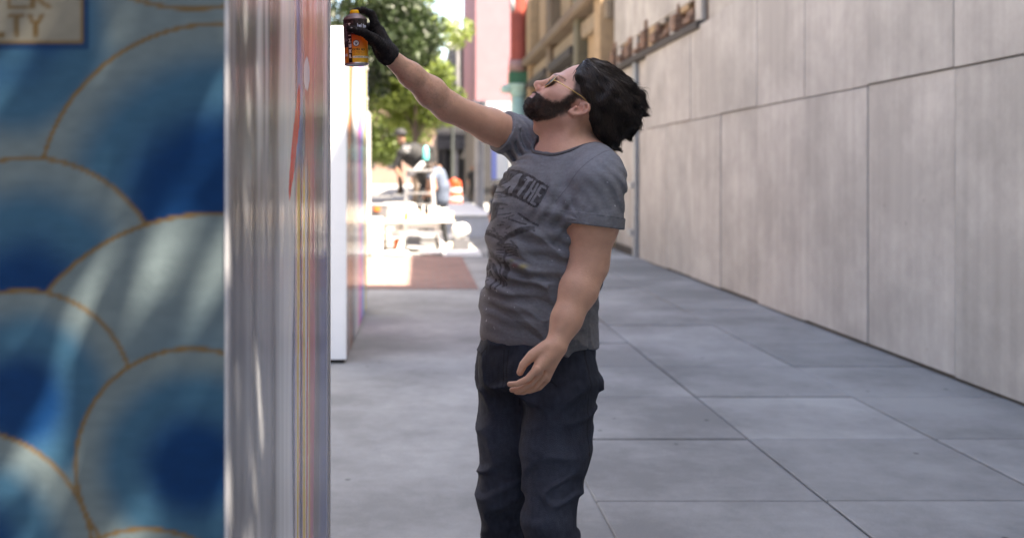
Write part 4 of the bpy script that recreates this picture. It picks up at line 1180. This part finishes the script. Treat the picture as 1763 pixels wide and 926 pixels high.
# ---- spray can
can = empty('spray_can', M(CX,112,CYD), 'orange and black spray paint can with a yellow nozzle held in the gloved hand', 'spray can')
top = M(611.2,36,CYD); bot = M(614.2,111,CYD); CR = .0318
axc = nrm(top-bot); HC = float(np.linalg.norm(top-bot))
cu = nrm(np.cross((0,1,0), axc)); cu = cu if cu[0] > 0 else -cu; cv = np.cross(axc, cu); cv = cv if cv[1] < 0 else -cv   # cu to the right, cv to the camera
nu, nv = 300, 230
A_, Hh = np.meshgrid(np.linspace(-np.pi,np.pi,nu), np.linspace(0,1,nv), indexing='ij'); A_ = A_.ravel(); Hh = Hh.ravel()
rr = CR*np.where(Hh < .015, .985, 1.0)
Vc = bot[None]+axc[None]*(Hh*HC)[:,None]+(cu[None]*np.sin(A_)[:,None]+cv[None]*np.cos(A_)[:,None])*rr[:,None]
X = CX+20.5*np.sin(np.clip(A_,-np.pi/2,np.pi/2))                     # picture column on the near half
S = A_*CR*1000; T = Hh*HC*1000                                       # label millimetres
ora = np.zeros((len(S),3))+np.array(srgb(250,110,34)); ora = mixc(ora, srgb(255,195,50), sstep(1-Hh,.45,.95))
c = mixc(ora, srgb(38,30,30), sstep(Hh,.665,.675))
c = mixc(c, srgb(200,60,40), ((Hh > .63)&(Hh < .668))*.9)
c = mixc(c, srgb(45,42,46), ((S < -21)&(Hh > .37)&(S > -60))*1.0)     # dark text block on the left
stripes = (np.sin(T*2.1) > .25)&(S < -22)&(S > -44)&(Hh > .5)&(Hh < .92)&(vnoise(np.stack([S*.9,T*.7,S*0],1)) > -.25)
c = mixc(c, srgb(190,180,185), stripes*.75)
c = mixc(c, srgb(26,20,20), ((S > -20.5)&(S < -9.5)&(Hh < .70))*1.0)
# PREMIUM reads upwards along the black stripe
tdp = text_dist(S, T, 'PREMIUM', (-12.0,15), (0,8.2), (-5.6,0), (0,13.6))
c = mixc(c, srgb(245,240,235), (tdp < 1.15)*1.0)
rd = np.hypot(S-2.5, T-52); c = mixc(c, srgb(60,30,25), (rd < 8.6)*1.0); c = mixc(c, srgb(250,246,240), (rd < 7.2)*1.0)
pm = (np.hypot(S-2.5,T-50.5) < 2.4)|(np.hypot(S-.2,T-54) < 1.5)|(np.hypot(S-4.8,T-54) < 1.5); c = mixc(c, srgb(70,80,95), pm*1.0)
td = text_dist(S, T, 'EXTRA NEX', (-7.5,33.5), (2.6,0), (0,4.4), (4.0,0)); c = mixc(c, srgb(60,25,15), (td < .55)*1.0)
for k in range(3):
    m = (np.abs(T-(29-k*3.2)) < .8)&(S > -6)&(S < 26)&(vnoise(np.stack([S*1.2,T*0+k*9,S*0],1)) > -.1); c = mixc(c, srgb(150,60,20), m*.6)
c = mixc(c, srgb(240,232,222), ((S > -8)&(S < 48)&(T > 13.5)&(T < 18.5))*1.0)
m = (np.abs(T-16) < .8)&(S > -4)&(vnoise(np.stack([S*1.1,T*0,S*0+3],1)) > -.05); c = mixc(c, srgb(150,120,100), m*.7)
c = mixc(c, srgb(240,150,50), ((S > -44)&(S < -22)&(Hh < .365))*1.0); c = mixc(c, srgb(245,240,238), ((S > -40)&(S < -24)&(T > 19)&(T < 26))*.9)
td = text_dist(S, T, 'belton', (8.5,95), (4.0,0), (0,9.0), (5.2,0)); c = mixc(c, srgb(205,215,240), (td < .9)*1.0)
drip = sstep(vnoise(np.stack([S*.25,T*.12,S*0+7],1)), .35,.6)*(Hh > .9); c = mixc(c, srgb(90,75,75), drip*.6)
i = np.arange(nu*nv).reshape(nu,nv); q = np.stack([i[:-1,:-1],i[1:,:-1],i[1:,1:],i[:-1,1:]],-1).reshape(-1,4)
M_can = mat('printed_tin', attr=True, rough=.32, var=.04, scale=40, spec=.5)
link('can_body', np_mesh('can_body', Vc, q, np.clip(c,0,1)), M_can, can, True)
M_tin = mat('bare_tin', (.55,.54,.56), .3, .1, 30, metal=.9)
M_dirty = mat('grimy_dome', (.17,.13,.135), .45, .3, 60, metal=.4)
b = MB(); b.lathe(bot, [(.010,.004),(.026,.002),(CR-.001,-.003),(CR+.0008,-.0025),(CR+.0008,.0015),(CR,.002)], 40, axc); b.build('base_rim', M_tin, can, True)
b = MB(); b.lathe(top, [(CR,-.001),(CR+.0008,.0),(CR+.0008,.0018),(CR-.001,.003),(CR*.92,.0075),(CR*.70,.0125),(CR*.52,.0150),(CR*.50,.0175),(.012,.0180)], 40, axc); b.build('dome', M_dirty, can, True)
b = MB(); b.lathe(top, [(.0125,.0165),(.0130,.0180),(.0128,.0255),(.0110,.0275),(.004,.0280)], 28, axc)
b.build('nozzle_cap', mat('yellow_plastic', srgb(250,190,10), .4, .05, 20), can, True)
# ================================================================== the busy street behind
def figure(name, J, rad, cols, label, h=.012, parent_loc=None, extra=None):
    """a small clothed figure: J joints in world metres; clothes coloured by zone"""
    o = empty(name, tuple(parent_loc), label, 'person')
    def f(P):
        d = None
        for a, b, ra, rb in rad:
            e = cap(P, J[a], J[b], ra, rb); d = e if d is None else smin(d, e, .03)
        d = smin(d, ell(P, J['head'], (.078,.092,.115)), .02)
        d = smin(d, ell(P, J['head']+np.array((-.055,-.05,-.01)), (.02,.02,.025)), .02)
        return d
    pts = np.array(list(J.values()))
    def cf(V):
        dd = []
        for a, b, ra, rb in rad: dd.append(cap(V, J[a], J[b], ra, rb))
        dd.append(ell(V, J['head'], (.078,.092,.115)))
        k = np.argmin(np.stack(dd,1),1)
        c = np.array([cols.get((a,b), cols['*']) for a,b,_,_ in rad]+[cols['head']])
        return c[k]*(1+.12*vnoise(V*20))[:,None]*.55
    sdf_obj('body', f, pts.min(0)-.2, pts.max(0)+.2, h, M_fig, o, cf)
    return o
M_fig = mat('clothing_and_skin', attr=True, rough=.8, var=.08, scale=30)
sk = (.45,.24,.16); blk = (.012,.012,.014)
LIMB = lambda: [('neck','chest',.055,.12),('chest','belly',.165,.15),('belly','hip',.15,.15),('hip','kneeA',.10,.07),('kneeA','footA',.065,.05),('hip','kneeB',.10,.07),('kneeB','footB',.065,.05),
                ('shA','elA',.065,.05),('elA','haA',.045,.034),('shB','elB',.065,.05),('elB','haB',.045,.034),('chest','shA',.11,.07),('chest','shB',.11,.07)]
def zone(top, low, arm=sk):
    c = {'*':top,'head':sk}
    for k in (('hip','kneeA'),('hip','kneeB'),('kneeA','footA'),('kneeB','footB')): c[k] = low
    for k in (('elA','haA'),('elB','haB')): c[k] = arm
    c[('neck','chest')] = top
    return c
# artist in black, bent over on a low platform
yb = 19.0; PB = lambda x, y, d=0: P3(x, y, yb+d)
J = dict(head=PB(691,239), neck=PB(696,252), chest=PB(711,266), belly=PB(727,277), hip=PB(735,303), shA=PB(692,264,-.15), elA=PB(680,288,-.18), haA=PB(689,303,-.2),
         shB=PB(738,258,.1), elB=PB(748,282,.1), haB=PB(733,292,-.1), kneeA=PB(722,350,-.1), footA=PB(724,396), kneeB=PB(736,352,.1), footB=PB(734,396,.1))
c = zone(blk, (.02,.02,.024)); c[('shA','elA')] = blk
pa = figure('person', J, [(a,b,ra*(1.4 if a in ('neck','chest','belly','shA','shB') else 1.0),rb*(1.4 if a in ('chest','belly') else 1.0)) for a,b,ra,rb in LIMB()], c, 'artist in black T-shirt and black cap bending over by the ladder', .017, PB(720,400))
b = MB(); hp = PB(690,231); b.lathe(hp-np.array((0,0,.03)), [(.118,0),(.120,.04),(.10,.10),(.05,.135),(.01,.14)], 18); b.box(hp+np.array((-.20,-.09,-.025)), hp+np.array((-.08,.09,-.008)), .006)
b.build('cap', mat('black_cloth', blk, .8, .1), pa, True)
b = MB(); lg = PB(702,257,-.32)
for dx, dz, w, hh in ((-.10,.03,.16,.03),(-.08,-.02,.12,.025),(-.05,-.06,.08,.02)): b.box(lg+np.array((dx,.1,dz)), lg+np.array((dx+w,.105,dz+hh)))
b.build('shirt_print', mat('faded_print', (.35,.35,.36), .8, .1), pa)
plat = boxo("step_platform", tuple(PB(700,398,-.35)*np.array((1,1,0))+np.array((0,0,.104))), tuple(PB(755,402,.35)), mat("grey_plastic", (.25,.25,.26), .6, .15), None, .01)
tag(plat, 'grey step platform under the artist in black', 'platform')
b = MB(); b.lathe(P3(733,276,18.7), [(.05,0),(.055,.02),(.055,.20),(.03,.25),(.012,.27)], 16); o = b.build('cyan_can', mat('cyan_paint', (.12,.62,.58), .4, .1), None, True)
tag(o, 'cyan spray can held by the artist in black', 'spray can')
b = MB(); b.tube([P3(706,303,18.6), P3(729,281,18.72)], [.045,.06], 10); o = b.build('cardboard_tube', mat('grey_card', (.28,.27,.28), .7, .1), None, True)
tag(o, 'pale grey cardboard tube slanting below the cyan can', 'tube')
# helper bent double in blue-grey
yb2 = 18.2; PC = lambda x, y, d=0: P3(x, y, yb2+d)
J = dict(head=PC(741,291), neck=PC(745,294), chest=PC(753,303), belly=PC(760,322), hip=PC(760,343), shA=PC(743,306,-.15), elA=PC(748,325,-.22), haA=PC(738,336,-.25),
         shB=PC(742,304,.18), elB=PC(738,328,.2), haB=PC(730,340,.1), kneeA=PC(752,380,-.1), footA=PC(757,422), kneeB=PC(762,381,.15), footB=PC(768,420,.15))
c = zone((.13,.17,.25), (.015,.017,.022)); c['head'] = (.05,.03,.022); c[('shA','elA')] = sk; c[('shB','elB')] = sk
figure('person', J, LIMB(), c, 'helper in blue-grey T-shirt stooping beside the ladder', .017, PC(760,425))
# walkers farther off
yb3 = 41.0; PD = lambda x, y, d=0: P3(x, y, yb3+d)
def walker(x, top, low, label, yb=41.0, hgt=1.75, lean=0):
    s = F_PX/yb; y0 = VPY+CAM_H*s-.1*s
    Q = lambda dx, z, d=0: np.array(((x-VPX)*yb/F_PX+dx, yb+d, .1+z*hgt/1.75))
    J = dict(head=Q(-.02,1.62), neck=Q(0,1.48), chest=Q(0,1.28), belly=Q(.0,1.08), hip=Q(0,.92), shA=Q(-.17,1.38), elA=Q(-.24,1.10,-.05), haA=Q(-.22,.86,-.12), shB=Q(.17,1.38), elB=Q(.24,1.10), haB=Q(.22,.86,-.1),
             kneeA=Q(-.10,.5,-.12), footA=Q(-.10,.06,-.05), kneeB=Q(.09,.5,.05), footB=Q(.11,.06,.15))
    figure('person', J, LIMB(), zone(top, low), label, .02, Q(0,0))
walker(757, (.42,.30,.30), (.28,.08,.07), 'distant walker by the street tree left of the drum', 44)
walker(814, (.02,.02,.024), (.02,.02,.024), 'distant walker in dark clothes by the grey post', 46)
# person sitting in dark blue behind the artist's back
ys = 15.0; PE = lambda x, y, d=0: P3(x, y, ys+d)
J = dict(head=PE(853,330), neck=PE(856,342), chest=PE(862,356), belly=PE(868,376), hip=PE(870,396), shA=PE(850,350,-.12), elA=PE(846,370,-.18), haA=PE(848,388,-.3), shB=PE(874,352,.1), elB=PE(880,372,.1), haB=PE(862,386,-.2),
         kneeA=PE(846,400,-.1), footA=PE(846,440,-.05), kneeB=PE(856,402,.1), footB=PE(858,440,.1))
c = zone((.02,.025,.045), (.02,.022,.03)); c['head'] = (.03,.02,.016)
figure('person', J, LIMB(), c, 'seated person in dark blue half hidden by the bearded man', .017, PE(862,450))
o = empty('folding_stool', tuple(PE(868,446)), 'dark folding stool under the seated person', 'stool')
zt = PE(868,404)[2]; xs = PE(868,404)[0]
boxo('seat', (xs-.18,ys-.2,zt-.16), (xs+.2,ys+.2,zt-.125), M_dark, o, .008)
for sx in (-.16,.18):
    for sy in (-.18,.18):
        b = MB(); b.bar((xs+sx,ys+sy,.1), (xs-sx*.9,ys+sy,zt-.16), .025, .025); b.build('leg', M_dark, o)

# step ladder in front of the artist in black
yl = 17.6
M_alu = mat('aluminium', (.20,.20,.205), .5, .1, 8, metal=.3)
lad = empty('step_ladder', tuple(P3(722,440,yl)), 'grey aluminium step ladder in front of the artist in black', 'ladder')
xa, xb = P3(703,300,yl)[0], P3(743,300,yl)[0]; zt = P3(700,296,yl)[2]
for s, x in ((-1,xa),(1,xb)):
    b = MB(); b.bar((x+s*.10,yl-.42,.1), (x,yl-.03,zt), .055, .03); b.build('rail', M_alu, lad)
    b = MB(); b.bar((x+s*.10,yl+.5,.1), (x,yl+.05,zt), .035, .025); b.build('rear_leg', M_alu, lad)
for k in range(5):
    t = k/5; z = .1+(zt-.1)*(.12+t*.74+.0); w = .10*(1-(z-.1)/(zt-.1)); yy = yl-.42+.39*(z-.1)/(zt-.1)
    boxo('tread', (xa-w+.02,yy-.05,z), (xb+w-.02,yy+.05,z+.03), M_alu, lad, .004)
boxo('top_step', (xa-.03,yl-.1,zt-.005), (xb+.03,yl+.1,zt+.045), M_alu, lad, .01)

# white trestle and the board across it
M_wp = mat('white_plastic', (.80,.80,.79), .45, .05, 6)
yt = 16.9
def trestle(name, x0, x1, yt, zt, label):
    o = empty(name, ((x0+x1)/2, yt, .1), label, 'trestle', 'white trestles')
    boxo('beam', (x0,yt-.06,zt-.10), (x1,yt+.06,zt), M_wp, o, .012)
    for s, x in ((-1,x0+.06),(1,x1-.06)):
        for dy in (-.24,.24):
            b = MB(); b.bar((x+s*.13,yt+dy,.1), (x,yt+dy*.18,zt-.06), .075, .045); b.build('leg', M_wp, o)
        boxo('brace', (x-.03+s*.06,yt-.16,.42), (x+.03+s*.06,yt+.16,.47), M_wp, o, .006)
    boxo('shelf', (x0+.0,yt-.13,.40), (x1,yt-.09,.47), M_wp, o, .006)
    return o
zt = P3(720,382,yt)[2]
trestle('trestle', P3(694,382,yt)[0], P3(758,382,yt)[0], yt, zt, 'white plastic trestle with splayed legs in front of the ladder')
xs0, xs1 = P3(655,380,yt)[0], P3(782,380,yt)[0]
o = boxo('work_board', (xs0,yt-.3,zt+.002), (xs1,yt+.45,zt+.026), mat('raw_board', (.62,.55,.46), .7, .15, 5), None, .004)
tag(o, 'long pale board laid across the white trestle', 'board')
zt += .03
trestle('trestle', xs0-.02, xs0+.35, yt+.25, zt-.031, 'left white trestle under the end of the pale board')
gg = np.random.default_rng(31)
def jar(x, y, r, h, m, label, cat='paint pot', name='paint_pot'):
    o = empty(name, (x,y,zt), label, cat, 'pots and boxes on the work board')
    b = MB(); b.lathe((x,y,zt), [(r*.9,0),(r,.01),(r,h*.86),(r*.92,h*.9)], 16); b.build('pot', m, o, True)
    b = MB(); b.lathe((x,y,zt+h*.9), [(r*1.03,0),(r*1.03,h*.08),(r*.9,h*.1)], 16); b.build('lid', M_wp, o, True)
yw = yt
M_peach = mat('peach_paint', (.72,.45,.30), .5, .1); M_cream = mat('cream_card', (.75,.66,.52), .7, .1); M_orange = mat('orange_paint', (.75,.16,.02), .45, .1)
M_gy = mat('grey_card_box', (.10,.10,.11), .7, .2)
def bxo(px0, px1, h, m, label, d=.25, dy=0.0, cat='box', name='cardboard_box'):
    x0 = P3(px0,380,yw+dy)[0]; x1 = P3(px1,380,yw+dy)[0]
    o = empty(name, ((x0+x1)/2,yw+dy,zt), label, cat, 'pots and boxes on the work board')
    boxo('carton', (x0,yw+dy-d/2,zt), (x1,yw+dy+d/2,zt+h), m, o, .004); boxo('flap', (x0-.003,yw+dy-d/2-.003,zt+h-.04), (x1+.003,yw+dy+d/2+.003,zt+h+.004), m, o)
bxo(672,695,.26,M_wp,'tall white box on the pale board left of the ladder')
bxo(700,722,.17,M_cream,'cream box in the middle of the pale board')
bxo(738,757,.22,M_wp,'white box at the right half of the pale board',.3)
bxo(724,736,.10,M_peach,'small peach box between cream and white boxes')
jar(P3(764,380,yw)[0], yw, .06, .20, M_cream, 'cream paint pot near the right end of the pale board')
jar(P3(775,380,yw)[0], yw-.1, .05, .14, M_peach, 'peach paint pot at the right end of the pale board')
jar(P3(699,380,yw-.2)[0], yw-.2, .035, .16, M_orange, 'thin orange pot beside the tall white box')
# crate and pots left of the trestle
ctr = empty('tool_crate', tuple(P3(650,376,17.6)), 'dark grey tool crate left of the tall white box', 'crate')
x0, x1 = P3(634,376,17.6)[0], P3(667,376,17.6)[0]; z0, z1 = P3(650,376,17.6)[2], P3(650,351,17.6)[2]
boxo('tub', (x0,17.4,z0), (x1,17.8,z1-.03), M_gy, ctr, .01); boxo('lid', (x0-.01,17.39,z1-.03), (x1+.01,17.81,z1), mat('grey_lid', (.22,.22,.24), .6, .1), ctr, .01)
boxo('latch', (x0+.12,17.375,z1-.12), (x0+.22,17.399,z1-.05), M_orange, ctr, .003)
o = empty('crate_stand', (x0,17.6,.1), 'pale wooden stand carrying the dark tool crate', 'stand')
M_wood = mat('pale_wood', (.55,.45,.33), .7, .2, 6)
boxo('top', (x0-.02,17.36,z0-.03), (x1+.02,17.84,z0-.002), M_wood, o, .004)
for xx in (x0+.02,x1-.06):
    for yy in (17.4,17.76): boxo('leg', (xx,yy,.1), (xx+.04,yy+.04,z0-.031), M_wood, o)
yb4 = 15.9
bn = empty('white_bin', tuple(P3(645,445,yb4)), 'tall white paper-roll bin beside the white boxes', 'bin'); xbn = P3(645,440,yb4)[0]; hb = P3(645,376,yb4)[2]-.1
b = MB(); b.lathe((xbn,yb4,.1), [(.115,0),(.12,.02),(.125,hb-.03)], 24); b.build('barrel', M_wp, bn, True)
b = MB(); b.lathe((xbn,yb4,.1+hb-.028), [(.135,0),(.138,.03),(.125,.04)], 24); b.build('rim', M_wp, bn, True)
b = MB(); b.box((xbn-.09,yb4-.135,.16), (xbn-.02,yb4-.118,hb-.08)); b.build('label_strip', mat('grey_strip', (.35,.34,.33), .6, .1), bn)
# things on the lit ground
for k, (px, py, w, d, h, m, nm, lab, ct) in enumerate((
    (681,441,.40,.5,.05,M_wp,'paint_tray','white oval paint tray on the ground left of the trestle','tray'),
    (742,440,.35,.5,.06,M_wp,'paint_tray','white paint tray between the trestle legs','tray'),
    (796,441,.62,.55,.07,M_wp,'foam_sheet','long white foam sheet on the ground right of the trestle','foam sheet'),
    (786,427,.42,.4,.07,M_cream,'folded_cloth','cream folded drop cloth behind the white foam sheet','drop cloth'),
    (775,414,.34,.4,.12,M_wp,'folded_cloth','white folded drop cloth right of the trestle shelf','drop cloth'))):
    yy = CAM_H/((py-VPY)/F_PX)*.935; p = P3(px,py,yy)
    b = MB(); n = 20
    if 'tray' in nm:
        b.lathe((0,0,0), [(.5,0),(.56,h*.6),(.56,h),(.50,h),(.47,h*.4)], n)
        for i, v in enumerate(b.v): b.v[i] = (p[0]+v[0]*w, yy+v[1]*d, .112+v[2])
    else:
        for q in range(3):
            b.box((p[0]-w/2+.02*q,yy-d/2+.01*q,.112+h/3*q), (p[0]+w/2-.015*q,yy+d/2-.02*q,.112+h/3*(q+1)-.004), .008)
    tag(b.build(nm, m), lab, ct)
b = MB(); pr = P3(793,397,17.2); b.lathe(pr, [(.03,-.2),(.125,-.2),(.13,-.18),(.13,.18),(.125,.2),(.03,.2)], 22, (0.25,1,0)); o = b.build('paper_roll', M_wp, None, True); tag(o, 'fat white paper roll lying on a box beside the trestle', 'paper roll')
o = boxo('roll_box', (pr[0]-.14,17.0,.11), (pr[0]+.14,17.45,pr[2]-.131), M_gy, None, .006); tag(o, 'dark box carrying the white paper roll', 'box')
b = MB(); po = P3(685,428,17.3); b.lathe((po[0],17.3,.11), [(.07,0),(.075,.01),(.075,.16),(.05,.19),(.02,.2)], 16); tag(b.build('orange_pot', M_orange, None, True), 'orange paint can on the ground behind the trestle leg', 'paint can')
# long low white stage behind
st = empty('low_stage', (.9,24.4,.1), 'long low white-topped stage behind the trestle', 'stage')
x1s = P3(843,368,21)[0]; zs = P3(800,368,21)[2]
boxo('deck', (-.35,20.95,zs-.05), (x1s+.03,28.5,zs), M_wp, st, .01)
boxo('skirt', (-.3,21.0,.1), (x1s,28.4,zs-.052), mat('shade_grey_skirt', (.40,.42,.46), .7, .08), st)  # blue-grey puts the shade of the white front into its colour
# traffic drum
yd = 37.0; xd = P3(782,340,yd)[0]
dr = empty('traffic_drum', (xd,yd,.1), 'orange traffic drum with white bands far down the street', 'traffic drum')
M_or = mat('drum_orange', (.42,.050,.008), .5, .1); M_band = mat('drum_white', (.42,.42,.42), .5, .05) 
prof = [(.32,.0),(.32,.06),(.29,.07),(.285,.26)]
b = MB(); b.lathe((xd,yd,.1), [(.36,0),(.36,.06),(.33,.10)], 20); b.build('base', mat('black_rubber', (.02,.02,.02), .8, .1), dr, True)
for k, (z0, z1) in enumerate(((.1,.34),(.34,.5),(.5,.66),(.66,.82),(.82,1.06))):
    r0 = .325-z0*.06; r1 = .325-z1*.06
    b = MB(); b.lathe((xd,yd,.1), [(r0,z0+.002),(r0,z0+.01),(r1,z1-.01),(r1,z1-.002)], 24); b.build('band', M_or if k % 2 == 0 else M_band, dr, True)
b = MB(); b.lathe((xd,yd,1.16), [(.25,-.002),(.20,.05),(.08,.06),(.08,.12)], 20); b.build('handle', M_or, dr, True)
# lamp post with clustered globes
yp = 43.0; xp = P3(779,100,yp)[0]
lp = empty('street_lamp', (xp,yp,.1), 'tall street lamp with clustered white globes beside the bright tree', 'street lamp')
M_iron = mat('dark_iron', (.03,.035,.033), .5, .2); M_globe = mat('opal_glass', (.86,.86,.84), .25, .02)
b = MB(); b.lathe((xp,yp,.1), [(.22,0),(.22,.3),(.12,.45),(.08,.6),(.06,5.6),(.09,5.7),(.03,6.0)], 14); b.build('post', M_iron, lp, True)
for k, (px, py, r) in enumerate(((779,45,.31),(780,23,.18),(786,63,.16),(774,79,.18))):
    c = P3(px,py,yp+(-.1,.1,.2,-.2)[k])
    b = MB(); b.tube([(xp,yp,c[2]-.45), (c[0],c[1],c[2]-.40), (c[0],c[1],c[2]-r*.9)], .02, 8); b.build('arm', M_iron, lp, True)
    b = MB(); b.lathe(c, [(.02+r*abs(math.sin(t)), -r*math.cos(t)) for t in np.linspace(.15,3.0,12)], 20); b.build('globe', M_globe, lp, True)
# white and blue banner stand, grey post
yq = 30.0
x0, x1 = P3(846,300,yq)[0], P3(876,300,yq)[0]; z0, z1 = P3(0,309,yq)[2], P3(0,256,yq)[2]
bn2 = empty('banner_stand', ((x0+x1)/2,yq,.1), 'white and blue banner on a stand behind the bearded man', 'banner')
boxo('banner', (x0,yq,z0), (x1,yq+.03,z1), mat('banner_white', (.8,.8,.84), .6, .03), bn2)
boxo('blue_stripe', (x0-.002,yq-.004,z0-.002), (x0+.16,yq-.001,z1), mat('banner_blue', (.25,.30,.72), .6, .05), bn2)
for x in (x0+.03,x1-.07): boxo('leg', (x,yq+.031,.1), (x+.04,yq+.07,z1), M_steel, bn2)
b = MB(); xg = P3(825,300,34)[0]; b.lathe((xg,34,.1), [(.22,0),(.22,.15),(.17,.2),(.16,3.6),(.24,3.7),(.24,3.85)], 18); tag(b.build('grey_post', M_gry, None, True), 'stout grey bollard column before the dark shopfront', 'column')
